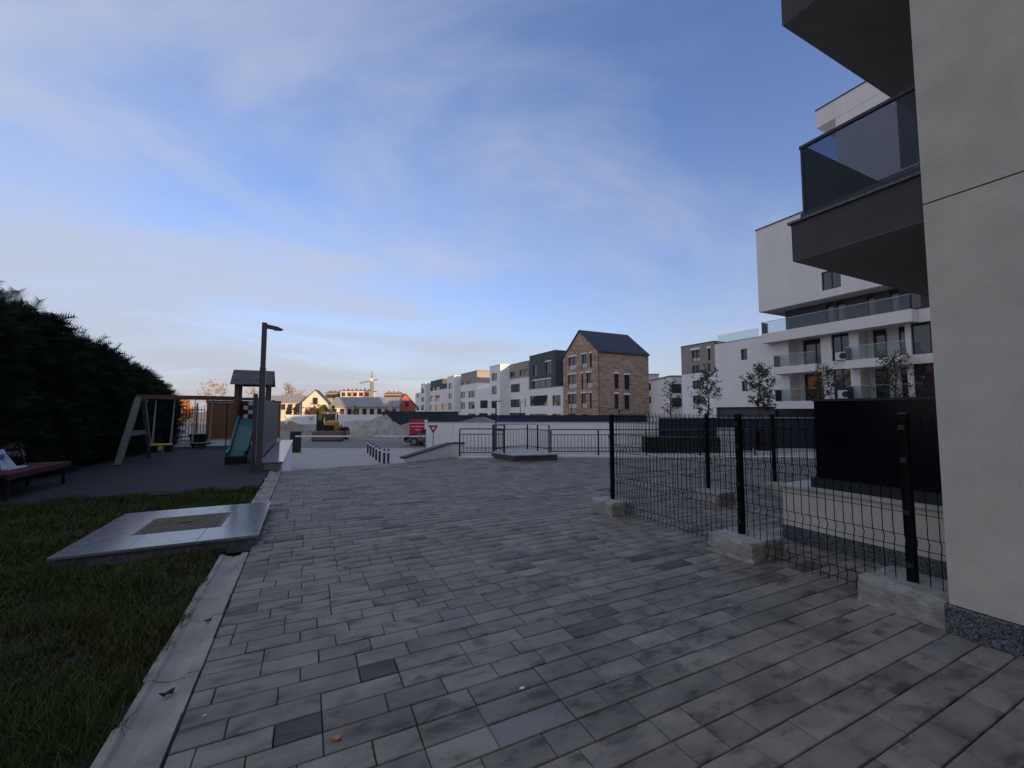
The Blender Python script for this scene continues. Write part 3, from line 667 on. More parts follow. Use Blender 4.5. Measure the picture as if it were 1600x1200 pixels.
b = MB(); b.box(tx0+.05, tx1-.05, ty0-.03, ty0+.02, 1.86, 1.95); build('rail', b, M_woodd, pt)
b = MB(); b.box(tx0-.02, tx0+.02, ty0+.05, ty1-.05, 1.25, 1.80); build('side_panel', b, M_brown, pt)
b = MB()
for k, (u, v) in enumerate(((0, 0), (1, 1), (0, 2), (2, 0), (1, 3), (2, 2))): b.box(tx0+.22+u*.13, tx0+.34+u*.13, ty0-.05, ty0-.02, 1.28+v*.14, 1.41+v*.14)
build('game_panel', b, M_panel_w, pt)
sd = thing('slide', (-1.85, 15.2, 0), 'teal plastic slide running down from the play tower', 'slide')
pts = [(16.02, 1.24), (15.80, 1.24), (15.55, 1.06), (15.1, .66), (14.75, .36), (14.50, .24), (14.3, .22)]
xl = lambda y: -2.02+(y-14.3)*(.10/1.7); W = .50
b = MB()
for (ya, za), (yb, zb) in zip(pts[:-1], pts[1:]):
    for q in ((.05, .45), ): b.quad((xl(ya)+.05, ya, za), (xl(ya)+W-.05, ya, za), (xl(yb)+W-.05, yb, zb), (xl(yb)+.05, yb, zb)); b.quad((xl(ya)+.05, ya, za-.03), (xl(yb)+.05, yb, zb-.03), (xl(yb)+W-.05, yb, zb-.03), (xl(ya)+W-.05, ya, za-.03))
build('chute', b, M_teal, sd)
for s_ in (0, W-.05):
    b = MB()
    for (ya, za), (yb, zb) in zip(pts[:-1], pts[1:]): b.beam((xl(ya)+s_+.025, ya, za+.05), (xl(yb)+s_+.025, yb, zb+.05), .05, .17)
    build('side_rail', b, M_teal, sd)
b = MB(); b.box(xl(14.3)+.0, xl(14.3)+W, 14.29, 14.33, .0, .21); b.box(xl(14.3)+.02, xl(14.3)+W-.02, 14.34, 14.8, 0, .18); build('foot', b, M_bin, sd)

# playground back: white plinth wall, brown panel, bar fence, bin, posts
YB = 22.25
pw = thing('playground_wall', (-3, YB, 0), 'low white wall along the back of the playground', 'wall')
b = MB(); b.box(-9, -1.0, YB, YB+.22, -1.3, .27); build('wall', b, M_white, pw)
b = MB(); b.box(-9, -.98, YB-.02, YB+.24, .272, .30); build('coping', b, M_conc, pw)
bp_ = thing('wooden_screen', (-2.4, YB, .3), 'brown board screen on the white wall behind the slide', 'fence')
xa, xb = AY(322, 660, YB+.1).x, -1.05
n = 16
for k in range(n):
    b = MB(); b.box(xa+(xb-xa)*k/n+.002, xa+(xb-xa)*(k+1)/n-.002, YB+.08+.004*(k % 2), YB+.12+.004*(k % 2), .30, 1.88); build('board', b, M_brown, bp_)
b = MB(); b.box(xa-.03, xb, YB+.04, YB+.17, 1.885, 1.99); build('cap', b, M_roofw, bp_)
bf = thing('bar_fence', (-5, YB+.1, .3), 'black vertical bar fence on the white wall beside the hedge', 'fence')
xx = -8.6; b = MB()
while xx < xa-.06:
    b = MB(); b.tube((xx, YB+.1, .30), (xx, YB+.1, 1.72), .011, n=6); build('bar', b, M_black, bf); xx += .105
for z in (.40, 1.55): b = MB(); b.box(-8.6, xa-.05, YB+.085, YB+.115, z, z+.04); build('rail', b, M_black, bf)
bn = thing('litter_bin', (-4.2, 21.6, 0), 'black wheeled litter bin standing before the bar fence', 'bin')
pb = G(310, 699); bxx, byy = pb.x, pb.y
b = MB(); b.prism([(bxx-.22, byy-.25, .08), (bxx+.22, byy-.25, .08), (bxx+.27, byy-.28, .50), (bxx-.27, byy-.28, .50)], (0, .5, 0)); build('body', b, M_bin, bn)
b = MB(); b.bev(bxx-.30, bxx+.30, byy-.32, byy+.26, .501, .58, .03); build('lid', b, M_bin, bn)
for s_ in (-.2, .2): b = MB(); b.tube((bxx+s_-.03, byy+.1, .08), (bxx+s_+.03, byy+.1, .08), .08, n=12); build('wheel', b, M_bin, bn)
for px, yb, yt, r, lab in ((305.5, 690, 631, .035, 'thick black post rising behind the litter bin'), (352.5, 698, 631, .022, 'thin black pole in front of the brown board screen')):
    p = G(px, yb); d = p.x*FH.x+p.y*FH.y; zt = CAMH+(HOR-yt)*d/FPX
    t = thing('pole', p, lab, 'pole'); b = MB(); b.tube(p, (p.x, p.y, zt), r, n=10); build('shaft', b, M_black, t); b = MB(); b.tube((p.x, p.y, zt+.001), (p.x, p.y, zt+.03), r*1.25, n=10); build('cap', b, M_black, t)

# red bench with a printed cloth
bx0, bx1, by0, by1 = -5.06, -4.46, 10.05, 12.15
be = thing('park_bench', (-4.7, 11.1, 0), 'dark red slatted park bench beside the hedge', 'bench')
for k in range(5):
    b = MB(); a = bx0+(bx1-bx0)*k/5; b.bev(a+.006, a+(bx1-bx0)/5-.006, by0, by1, .41, .455, .008); build('seat_slat', b, M_red, be)
b = MB(); b.box(bx1-.002, bx1+.03, by0, by1, .355, .452); build('front_board', b, M_red, be)
for z in (.60, .76):
    b = MB(); b.prism([(bx0-.10-(z-.6)*.25, by0, z), (bx0-.06-(z-.6)*.25, by0, z), (bx0-.09-(z-.6)*.25, by0, z+.12), (bx0-.13-(z-.6)*.25, by0, z+.12)], (0, by1-by0, 0)); build('back_slat', b, M_red, be)
for y in (by0+.12, by1-.12):
    for x in (bx0+.05, bx1-.03):
        b = MB(); b.box(x-.025, x+.025, y-.025, y+.025, 0, .41); build('leg', b, M_black, be)
    b = MB(); b.beam((bx0-.02, y, .40), (bx0-.15, y, .92), .05, .04, (0, 1, 0)); build('back_support', b, M_black, be)
# cloth sits folded against the backrest
cb = MB(); nn_ = 8
ca, cb_ = AX(3, 733, -4.80), AX(27, 731, -4.80); ztop = AX(15, 701, -4.95).z; cy0, cy1 = ca.y, cb_.y
for i in range(nn_+1):
    for j in range(nn_+1):
        u, v = i/nn_, j/nn_; wdt = (cy1-cy0)*(1-.30*v); y = (cy0+cy1)/2+(u-.5)*wdt; z = .47+v*(ztop-.47); x = -4.80-.16*v+.012*math.sin(u*9+v*3); cb.v.append((x, y, z))
for i in range(nn_):
    for j in range(nn_): k = i*(nn_+1)+j; cb.f.append((k, k+nn_+1, k+nn_+2, k+1))
k0 = len(cb.v); cb.v += [(x-.02, y, z) for x, y, z in list(cb.v)]; cb.f += [tuple(k0+q for q in f) for f in list(cb.f)]
cl_ = thing('printed_cloth', (-4.8, (cy0+cy1)/2, .46), 'white and blue printed cloth propped on the red bench', 'cloth')
build('cloth', cb, M_cloth, cl_, smooth=True)
b = MB(); b.bev(-4.80, -4.70, cy0-.04, cy1+.08, .458, .485, .01); build('folded_hem', b, M_cloth, cl_)
mat('print_blue', (.12, .15, .34), .8); zm = .47+(ztop-.47)*.62; ym = (cy0+cy1)/2
b = MB(); b.tube((-4.905, ym-.05, zm), (-4.875, ym-.05, zm), .055, n=12); build('print', b, MATS['print_blue'], cl_)
b = MB(); b.tube((-4.905, ym+.12, zm+.06), (-4.875, ym+.12, zm+.06), .028, n=10); build('print', b, MATS['print_blue'], cl_)

# ================================================================== HEDGE
hg = thing('hedge', (-7, 16, 0), 'tall dark conifer hedge behind the bench and the swing', 'hedge')
def hedge_top(y): return np.interp(y, [8, 11, 13, 16, 19, 21.5, 23.2], [4.05, 3.92, 3.75, 3.46, 3.10, 2.70, 2.2])
HX = lambda y: np.interp(y, [8, 12, 15.5, 18, 22, 23.2], [-5.35, -5.35, -5.35, -5.25, -5.1, -5.3])
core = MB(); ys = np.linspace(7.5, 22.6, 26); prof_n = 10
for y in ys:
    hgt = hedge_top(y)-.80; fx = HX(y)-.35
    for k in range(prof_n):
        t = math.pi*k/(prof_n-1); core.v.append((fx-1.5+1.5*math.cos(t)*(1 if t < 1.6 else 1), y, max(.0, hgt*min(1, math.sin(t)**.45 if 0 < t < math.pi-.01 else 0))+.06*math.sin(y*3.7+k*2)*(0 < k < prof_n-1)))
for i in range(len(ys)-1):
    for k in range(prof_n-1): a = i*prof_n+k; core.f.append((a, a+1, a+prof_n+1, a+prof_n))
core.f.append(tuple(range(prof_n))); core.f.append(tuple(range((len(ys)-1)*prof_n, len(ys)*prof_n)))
build('inner_shade_hull', core, M_hcore, hg, smooth=True)  # solid dark hull added inside the foliage to block light
def fronds(P, d, ln, K, wid, spread):
    n = len(P); side = np.cross(d, rng.normal(0, 1, (n, 3))+np.array([.6, -.6, .1])); side /= np.linalg.norm(side, axis=1)[:, None]
    Vs = np.zeros((n, 3+K*2*3, 3)); droop = np.array([0, 0, -.10])
    def along(t): return P+d*(ln*t)[:, None]+droop*(t*t)*ln[:, None]*2
    Vs[:, 0] = along(0)-side*.009; Vs[:, 1] = along(0)+side*.009; Vs[:, 2] = along(1)
    Tl = [[0, 1, 2]]; i = 3
    for k in range(K):
        t = .12+.82*k/K; p = along(t); ll = (ln*spread*(1-.62*t)*rng.uniform(.7, 1.25, n))[:, None]
        for s_ in (-1, 1):
            dirv = side*s_*.72+d*.72; Vs[:, i] = p-d*wid; Vs[:, i+1] = p+d*wid; Vs[:, i+2] = p+dirv*ll; Tl.append([i, i+1, i+2]); i += 3
    Tl = np.array(Tl); nv = Vs.shape[1]
    return Vs.reshape(-1, 3), ((np.arange(n)*nv)[:, None, None]+Tl[None]).reshape(-1, 3)
def sprays(n):
    y = rng.uniform(7.8, 22.9, n); u = rng.uniform(0, 1, n); face = rng.uniform(0, 1, n) < .66
    top = hedge_top(y)+.13*np.sin(y*1.9+.7)+.09*np.sin(y*4.7); bump = .16*np.sin(y*2.3+1)+.10*np.sin(y*5.1)
    z = np.where(face, top*(u**.9)*.95, top-.38+.25*rng.uniform(0, 1, n))
    x = np.where(face, HX(y)-.30+bump*.5-.5*np.clip(z/top-.72, 0, 1)*2.2+.14*np.sin(y*6.1+z*5)+rng.normal(0, .08, n), HX(y)-.55-rng.uniform(0, 2.3, n))
    endm = rng.uniform(0, 1, n) < .10
    y = np.where(endm, 22.5+rng.uniform(-.1, .3, n), y); x = np.where(endm, HX(22.5)-.3-rng.uniform(0, 2.4, n), x); z = np.where(endm, rng.uniform(.1, 2.4, n), z)
    d = np.stack([np.where(face | endm, rng.uniform(.25, 1, n), rng.normal(.3, .4, n)), rng.normal(.45, .45, n)+endm*.8, np.where(face, rng.uniform(.1, .8, n), rng.uniform(.5, 1.4, n))], 1)
    d /= np.linalg.norm(d, axis=1)[:, None]
    return fronds(np.stack([x, y, z], 1), d, rng.uniform(.30, .70, n), 8, .018, .40)
V, T = sprays(20000); n = 190
y = rng.uniform(8.5, 22.4, n); P_ = np.stack([HX(y)-.5-rng.uniform(0, 1.3, n), y, hedge_top(y)-.30+.13*np.sin(y*1.9+.7)], 1)
d_ = np.stack([rng.normal(.10, .16, n), rng.normal(.25, .25, n), np.ones(n)*1.2], 1); d_ /= np.linalg.norm(d_, axis=1)[:, None]
V2, T2 = fronds(P_, d_, rng.uniform(.5, 1.1, n), 12, .020, .34)
tag(np_mesh('foliage', np.concatenate([V, V2]), np.concatenate([T, T2+len(V)]), M_hedge, hg), kind='stuff')
b = MB(); b.tube(DP(57, 489, 14.5), DP(112, 516, 14.9), .035, .05, n=7); build('bare_branch', b, M_bark, hg)
for k, yy in enumerate((9, 11.5, 14, 16.5, 19, 21.5)):
    b = MB(); b.tube((-6.9, yy, 0), (-6.9, yy, hedge_top(yy)-.8), .10, .03, n=7); build('trunk', b, M_bark, hg)

# ================================================================== PLAZA EDGE: sloped wall, railings, platform
ew = thing('ramp_wall', (3.6, 13, 0), 'white sloping ramp wall with dark coping at the far edge of the paving', 'wall')
A_, B_, C_ = Vector((2.67, 12.68, 0)), Vector((4.36, 13.42, 0)), Vector((4.75, 13.25, 0))
b = MB(); nrm = Vector((-.4, .92, 0))*.2
b.prism([A_-Vector((0, 0, .3)), B_-Vector((0, 0, .3)), B_+Vector((0, 0, .43)), A_+Vector((0, 0, .10))], nrm); b.prism([B_+Vector((.004, 0, -.3)), C_-Vector((0, 0, .3)), C_+Vector((0, 0, .43)), B_+Vector((.004, 0, .43))], Vector((.08, .19, 0))); build('wall', b, M_white, ew)
b = MB(); o_ = Vector((0, -.03, 0)); b.prism([A_+o_+Vector((0, 0, .102)), B_+o_+Vector((0, 0, .432)), B_+o_+Vector((0, 0, .475)), A_+o_+Vector((0, 0, .145))], nrm*1.3); b.prism([B_+o_+Vector((.003, 0, .432)), C_+o_+Vector((0, 0, .432)), C_+o_+Vector((0, 0, .475)), B_+o_+Vector((.003, 0, .475))], Vector((.10, .25, 0))); build('coping', b, M_dgrey, ew)
def railing(pts, h, lab, z0=0.0, kerb=True, step=.11, hm=None):
    c0 = (pts[0]+pts[-1])/2; t = thing('railing', c0, lab, 'railing', 'black metal railings')
    for a, c in zip(pts[:-1], pts[1:]):
        d = (c-a); ln = d.length; d = d/ln; up = Vector((0, 0, 1))
        b = MB(); b.beam(a+up*(h), c+up*(h), .05, .035); build('handrail', b, hm or M_post, t)
        b = MB(); b.beam(a+up*(h-.17), c+up*(h-.17), .02, .025); b.beam(a+up*.12, c+up*.12, .02, .025); build('rail', b, M_black, t)
        n = int(ln/step)
        for k in range(1, n):
            q = a+d*(ln*k/n); b = MB(); b.tube(q+up*.12, q+up*(h-.17), .008, n=5); build('bar', b, M_black, t)
        m = max(1, round(ln/2.0))
        for k in range(m+1):
            q = a+d*(ln*k/m); b = MB(); b.box(q.x-.018, q.x+.018, q.y-.018, q.y+.018, q.z, q.z+h-.018); build('post', b, M_black, t)
    return t
E0, E1 = G(718, 716), G(787, 716); railing([E0+Vector((0, 0, .06)), E1+Vector((0, 0, .06))], .88, 'black railing between the ramp wall and the raised platform')
railing([G(861, 714)+Vector((0, 0, .06)), G(1010, 714.5)+Vector((0, 0, .06)), G(1180, 715)+Vector((0, 0, .06))], .84, 'long black railing running behind the wire fence to the right')
for p, q, lab in ((G(716, 716), G(786, 716), 'white kerb upstand under the railing by the ramp wall'), (G(872, 715), G(1250, 716), 'long white kerb upstand under the right-hand railing')):
    b = MB(); d = (q-p).normalized(); n_ = Vector((-d.y, d.x, 0)); b.prism([p-n_*.06+Vector((0, 0, -.02)), q-n_*.06+Vector((0, 0, -.02)), q+n_*.12+Vector((0, 0, -.02)), p+n_*.12+Vector((0, 0, -.02))], (0, 0, .075)); tag(build('kerb_upstand', b, M_whiter), lab, 'kerb')
pf = [G(768, 706, .2), G(803, 711, .2), G(871, 709, .2), G(846, 703, .2), G(824, 701, .2), G(780, 702, .2)]
pl = thing('platform', pf[1]-Vector((0, 0, .2)), 'low raised entrance platform with dark sides between the railings', 'platform')
b = MB(); b.prism([(p.x, p.y, -1.2) for p in pf], (0, 0, 1.365)); build('base', b, M_dgrey, pl)
cen = sum(pf, Vector())/len(pf); b = MB(); b.prism([((p-cen)*1.03+cen).xyz-Vector((0, 0, .034)) for p in pf], (0, 0, .034)); build('top_slab', b, M_conc, pl)
railing([G(770, 705, .2), G(824, 702, .2), G(840, 704, .2), G(858, 707.5, .2)], .87, 'raised black railing with pale handrail around the platform', kerb=False, hm=M_lens)
railing([G(772, 706, .2), G(788, 708.5, .2)], .87, 'short black railing at the left side of the platform', kerb=False)

# ================================================================== LOWER LEVEL: bollards, barriers, wall, car, sign
bo = thing('bollard', (0, 0, 0), 'x', 'bollard', 'row of black bollards')
b = MB(); b.tube((0, 0, 0), (0, 0, .58), .055, n=14); build('shaft', b, M_black, bo, local=True, smooth=False)
b = MB(); b.tube((0, 0, .58), (0, 0, .68), .0552, n=14); build('reflective_band', b, M_whiter, bo, local=True)
b = MB(); b.tube((0, 0, .68), (0, 0, .74), .055, n=14); b.tube((0, 0, .74), (0, 0, .78), .055, .03, n=14); build('cap', b, M_black, bo, local=True)
bpx = [(606.5, 726), (600, 725.5), (593, 722), (587.5, 718.5), (583, 714.5), (578.7, 711.5), (574.5, 708)]
ordn = ['nearest black bollard at the right end of the row', 'second black bollard from the near end of the row', 'third black bollard from the near end of the row', 'middle one of the seven black bollards', 'third black bollard from the far left end', 'second black bollard from the far left end', 'farthest black bollard at the left end of the row']
for i, (x, y) in enumerate(bpx):
    o = bo if i == 0 else copy_tree(bo); o.location = G(x, y, LOW); o['label'] = ordn[i]
def barrier(px0, px1, yb, yt, tipx, army, lab1):
    p = G((px0+px1)/2, yb, LOW); d = p.x*FH.x+p.y*FH.y; sc_ = d/FPX; wd = (px1-px0)*sc_; ht = (yb-yt)*sc_
    t = thing('barrier_gate', p, lab1, 'barrier'); Mx = frameM(p, cR, FH)
    b = MB(); b.bev(-wd/2, wd/2, -.18, .18, 0, ht-.06, .02, Mx); build('cabinet', b, M_bin, t)
    b = MB(); b.bev(-wd/2-.02, wd/2+.02, -.2, .2, ht-.058, ht, .03, Mx); build('cabinet_lid', b, M_rust if px0 < 600 else M_bin, t)
    L_ = (tipx-(px0+px1)/2)*sc_; z = CAMH-(army-HOR)*sc_-LOW; s_ = math.copysign(1, L_)
    n = 6
    for k in range(n):
        a, c = s_*(.1+(abs(L_)-.1)*k/n), s_*(.1+(abs(L_)-.1)*(k+1)/n); b = MB(); b.box(min(a, c)+.001, max(a, c)-.001, -.25, -.21, z-.045, z+.045, Mx); build('arm_section', b, M_whiter, t)
        if k % 2: b = MB(); b.box(min(a, c)+.3, max(a, c)-.3, -.253, -.2505, z-.04, z-.005, Mx); build('red_band', b, M_sredsign, t)
barrier(454.5, 468, 707, 674, 548, 681, 'black barrier cabinet at the left with its white arm lowered')
barrier(678, 688.5, 699, 677, 587, 681, 'dark barrier cabinet before the white wall with its arm lowered to the left')
ww = thing('boundary_wall', DP(850, 690, 31.5), 'long pale wall behind the railings and the barrier', 'wall')
p0, p1 = DP(665.5, 690, 31.0), DP(1035, 690, 31.5); d = (p1-p0); d.z = 0; ln = d.length; Mw = frameM((p0.x, p0.y, LOW), d, (-d.y, d.x, 0)); zt = CAMH-17.5*31/FPX-LOW
n = 9
for k in range(n):
    b = MB(); b.box(ln*k/n+.006*(k > 0), ln*(k+1)/n-.006, 0, .25, -.1, zt, Mw); build('wall_panel', b, M_white, ww)
b = MB(); b.box(-.02, ln, -.03, .28, zt+.001, zt+.05, Mw); build('coping', b, M_conc, ww)
# yield sign
sp_ = DP(677, 669, 30.0); t = thing('yield_sign', (sp_.x, sp_.y, LOW), 'red and white triangular yield sign in front of the pale wall', 'sign'); Ms = frameM((sp_.x, sp_.y, sp_.z), cR, FH)
def tri(r, y0, z0=0): return [Ms @ Vector(p) for p in ((-r, y0, r*.58+z0), (r, y0, r*.58+z0), (0, y0, -r*1.15+z0))]
b = MB(); b.prism(tri(.35, -.03), FH*.02); pt_ = build('plate', b, M_sredsign, t)
b = MB(); b.prism(tri(.13, -.036, -.0), FH*.004); build('white_field', b, M_whiter, pt_)
b = MB(); b.tube((sp_.x, sp_.y, LOW), sp_+Vector((0, 0, .2)), .03, n=8); build('pole', b, M_post, t)
# vehicles
def car(name, loc, rz, m, label, cat, van=False):
    t = thing(name, loc, label, cat, rz=rz)
    if van: pr = [(-2.3, .35), (-2.3, 1.0), (-2.15, 1.75), (-1.9, 1.92), (1.0, 1.92), (1.55, 1.15), (2.25, .95), (2.35, .6), (2.3, .35)]; gl = [(-1.9, 1.15), (-1.8, 1.72), (.85, 1.75), (1.3, 1.15)]
    else: pr = [(-2.15, .42), (-2.2, .75), (-2.1, 1.0), (-1.55, 1.42), (-.9, 1.52), (.1, 1.50), (.95, 1.02), (1.9, .86), (2.2, .62), (2.18, .35), (2.0, .25), (-2.0, .25)]; gl = [(-1.55, 1.02), (-1.35, 1.33), (-.8, 1.43), (.05, 1.42), (.72, 1.02)]
    W = .88; b = MB(); n = len(pr)
    rows = []
    for yy, k in ((-W, 0), (-W*.97, 1), (W*.97, 1), (W, 0)):
        sx = .985 if k == 0 else 1; rows.append([(x*sx, yy if z < 1.0 else yy*.86 if k else yy*.84, z-(.02 if k == 0 and z > .5 else 0)) for x, z in pr])
    for r in rows: b.v += r
    for i in range(3):
        for k in range(n): j = (k+1) % n; b.f.append((i*n+k, i*n+j, (i+1)*n+j, (i+1)*n+k))
    b.f.append(tuple(range(n))); b.f.append(tuple(3*n+k for k in range(n))); build('body', b, m, t, local=True)
    for s_ in (-1, 1):
        b = MB(); b.quad(*[(x, s_*(W*.87 if z > 1.1 else W*.925), z) for x, z in gl]); o_ = [(x, s_*(W*.87-.02), z) for x, z in gl]; build('side_window', b, M_pane, t, local=True)
    fx0, fx1, fz0, fz1 = ((1.06, 1.50, 1.84, 1.22) if van else (.16, .88, 1.47, 1.07)); b = MB(); b.quad((fx0+.03, -.68, fz0), (fx0+.03, .68, fz0), (fx1+.03, .78, fz1), (fx1+.03, -.78, fz1)); build('windscreen', b, M_pane, t, local=True)
    for x in (-1.35, 1.35):
        for s_ in (-1, 1):
            b = MB(); b.tube((x, s_*(W-.16), .32), (x, s_*(W+.015), .32), .32, n=20); wh = build('wheel', b, M_tyre, t, local=True)
            b = MB(); b.tube((x, s_*(W+.010), .32), (x, s_*(W+.026), .32), .20, n=16)
            for q in range(5): a = q*2*math.pi/5; b.beam((x, s_*(W+.02), .32), (x+.22*math.cos(a), s_*(W+.02), .32+.22*math.sin(a)), .04, .05, (0, 1, 0))
            build('rim', b, M_rim, wh, local=True)
    for s_ in (-.62, .62): b = MB(); b.bev(2.08, 2.19, s_-.17, s_+.17, .64, .76, .03) if not van else b.bev(2.2, 2.33, s_-.15, s_+.15, .66, .85, .03); build('headlight', b, M_lens, t, local=True)
    return t
pc = G(630, 697.5, LOW); ang = math.atan2(cR.y, cR.x)
c_ = pc+cR*2.2+FH*1.0
car('parked_car', (c_.x, c_.y, LOW+.006), ang+math.pi-.12, M_carb, 'black car half hidden by the end of the pale wall', 'car')
pv = G(1250, 697, LOW); car('parked_van', (pv.x+.2, pv.y, LOW), ang-.35, M_carw, 'white van parked beyond the wire fence', 'van', True)

# ---- building site behind the road
def mound(name, px, dep, w_, d_, h, m, lab, cat, seed, zb=LOW-.05):
    c = DP(px, 660, dep); r_ = np.random.default_rng(seed); n = 34; V = []; ph = r_.uniform(0, 6, 8)
    for i in range(n+1):
        for j in range(n+1):
            u, v = i/n*2-1, j/n*2-1; rr = math.hypot(u, v)
            z = max(0, 1-rr)**.8*h*(1+.25*math.sin(u*5+ph[0])*math.sin(v*4+ph[1])+.12*math.sin(u*13+ph[2])*math.sin(v*11+ph[3]))+(.05*h*r_.uniform(-1, 1) if rr < .95 else 0)
            p = c+cR*(u*w_/2)+FH*(v*d_/2); V.append((p.x, p.y, zb+max(z, -.02)))
    F_ = [(i*(n+1)+j, (i+1)*(n+1)+j, (i+1)*(n+1)+j+1, i*(n+1)+j+1) for i in range(n) for j in range(n)]
    b = MB(); b.v = V; b.f = F_; return tag(build(name, b, m), lab, cat)
mound('gravel_heap', 592, 47, 7.2, 6, 2.3, M_gravel, 'grey gravel heap behind the lowered barrier', 'gravel heap', 1)
mound('earth_heap', 640, 52, 9, 5, 1.1, M_dirt, 'low brown earth heap beside the black car', 'earth heap', 2)
mound('earth_heap', 452, 50, 8, 5, 1.3, M_dirt, 'low brown earth heap left of the digger', 'earth heap', 3)
mound('earth_heap', 560, 60, 12, 6, 1.5, M_gravel, 'pale earth bank in front of the white site wall', 'earth heap', 4)
# backhoe loader
ex = thing('backhoe_loader', G(522, 689, LOW-.05), 'yellow backhoe loader with raised arm on the building site', 'digger', rz=math.atan2(cR.y, cR.x))
D0 = (G(522, 689, LOW-.05).xy.to_3d()).dot(FH); S0 = (G(522, 689, LOW-.05)).dot(cR)
zp = lambda y, dy=0: CAMH-(y-HOR)*(D0+dy)/FPX-(LOW-.05); xp = lambda x, dy=0: (x-800)/FPX*(D0+dy)-S0
def bm(name, m, fn): b = MB(); fn(b); return build(name, b, m, ex, local=True)
bm('front_bucket', M_rust, lambda b: b.prism([(xp(500), -1.1, .05), (xp(500), -1.5, .15), (xp(500), -1.25, .85), (xp(500), -.6, .95), (xp(500), -.75, .1)], (xp(545)-xp(500), 0, 0)))
bm('hood', M_cat, lambda b: b.bev(xp(512.5), xp(527), -.5, .6, .95, zp(657), .15))
bm('grille', M_tyre, lambda b: b.box(xp(511), xp(527), -.56, -.51, .6, zp(664)))
for x in (505, 528):
    for yy in (.65, 1.6): bm('cab_pillar', M_black, lambda b: b.box(xp(x, yy)-.045, xp(x, yy)+.045, yy-.045, yy+.045, .9, zp(646)))
bm('cab_roof', M_cream, lambda b: b.bev(xp(503.5, .6), xp(529.5, .6), .55, 1.7, zp(646.2), zp(644.2), .03))
bm('windscreen', M_pane, lambda b: b.box(xp(509, .7), xp(525, .7), .68, .70, 1.25, zp(647)))
bm('chassis', M_black, lambda b: b.box(xp(505), xp(529), .6, 2.4, .5, 1.2))
for s_ in (xp(504), xp(530)):
    for (yy, r) in ((-.1, .42), (1.7, .62)):
        b = MB(); b.tube((s_-.16, yy, r), (s_+.16, yy, r), r, n=20); wh = build('wheel', b, M_tyre, ex, local=True); b = MB(); b.tube((s_-.17, yy, r), (s_+.17, yy, r), r*.5, n=14); build('rim', b, M_cat, wh, local=True)
for x in (509, 531): bm('loader_arm', M_rust, lambda b: b.beam((xp(x), -.8, .7), (xp(x), .6, 1.35), .10, .18))
q = lambda x, y, dy=2.3: (xp(x, dy), dy, zp(y, dy))
bm('boom', M_cat, lambda b: b.prism([q(498.5, 662), q(498.5, 641), q(502, 633.5), q(506.5, 632), q(509.5, 636), q(510, 643), q(506, 652), q(503, 662)], (0, .35, 0)))
bm('dipper_arm', M_black, lambda b: b.prism([q(508, 635, 2.25), q(510, 637, 2.25), q(518, 644, 2.25), q(515.5, 644.5, 2.25), q(508, 639, 2.25)], (0, .2, 0)))
bm('hydraulic_ram', M_tyre, lambda b: b.beam(q(496.8, 682, 2.2), q(497, 640, 2.2), .10, .12))
bm('rear_bucket', M_tyre, lambda b: b.prism([q(495, 686, 2.0), q(503, 686, 2.0), q(504, 660, 2.0), q(500, 656, 2.0), q(496, 662, 2.0)], (0, .5, 0)))
def panelw(name, x0, x1, yt, yb, dep, m, lab, cat, th=.2, n=1, zb=None, part='panel'):
    p0 = DP(x0, 650, dep); p1 = DP(x1, 650, dep); z1 = CAMH-(yt-HOR)*dep/FPX; z0 = LOW-.1 if zb is None else zb; d = p1-p0; d.z = 0; ln = d.length; M_ = frameM((p0.x, p0.y, 0), d, (-d.y, d.x, 0))
    t = thing(name, (p0.x, p0.y, z0), lab, cat)
    for k in range(n): b = MB(); b.box(ln*k/n+.01, ln*(k+1)/n-.01, 0, th, z0, z1, M_); build(part, b, m, t)
    return t, M_, ln, z0, z1
t, M_, ln, z0, z1 = panelw('site_wall', 446, 600, 648, 0, 88, M_whiter, 'long white wall at the back of the building site', 'wall', n=12)
t, M_, ln, z0, z1 = panelw('site_fence', 598, 716, 643.5, 0, 84, M_green2, 'dark green netted site fence before the white row houses', 'fence', n=12)
b = MB(); b.box(0, ln, -.06, -.01, z1, z1+.06, M_); build('top_rail', b, M_black, t)
panelw('blue_hoarding', 776, 842, 654, 0, 58, M_blue, 'blue hoarding above the pale wall', 'hoarding', n=5)
panelw('site_fence', 716, 1010, 648.5, 0, 62, M_green2, 'dark netted fence at the foot of the brick house', 'fence', n=14)
t, M_, ln, z0, z1 = panelw('banner_board', 640, 666, 655.5, 0, 44, M_banner, 'red banner board with white lines behind the black car', 'banner', n=1)
for k, (u0, u1, v) in enumerate(((.02, .98, .80), (.12, .9, .62), (.35, .65, .45))): b = MB(); b.box(ln*u0, ln*u1, -.02, -.005, z0+(z1-z0)*v-.03, z0+(z1-z0)*v+.03, M_); build('printed_line', b, M_whiter, t)
panelw('banner_end', 663.5, 668, 656, 0, 43.6, M_whiter, 'white end board of the red banner', 'board')
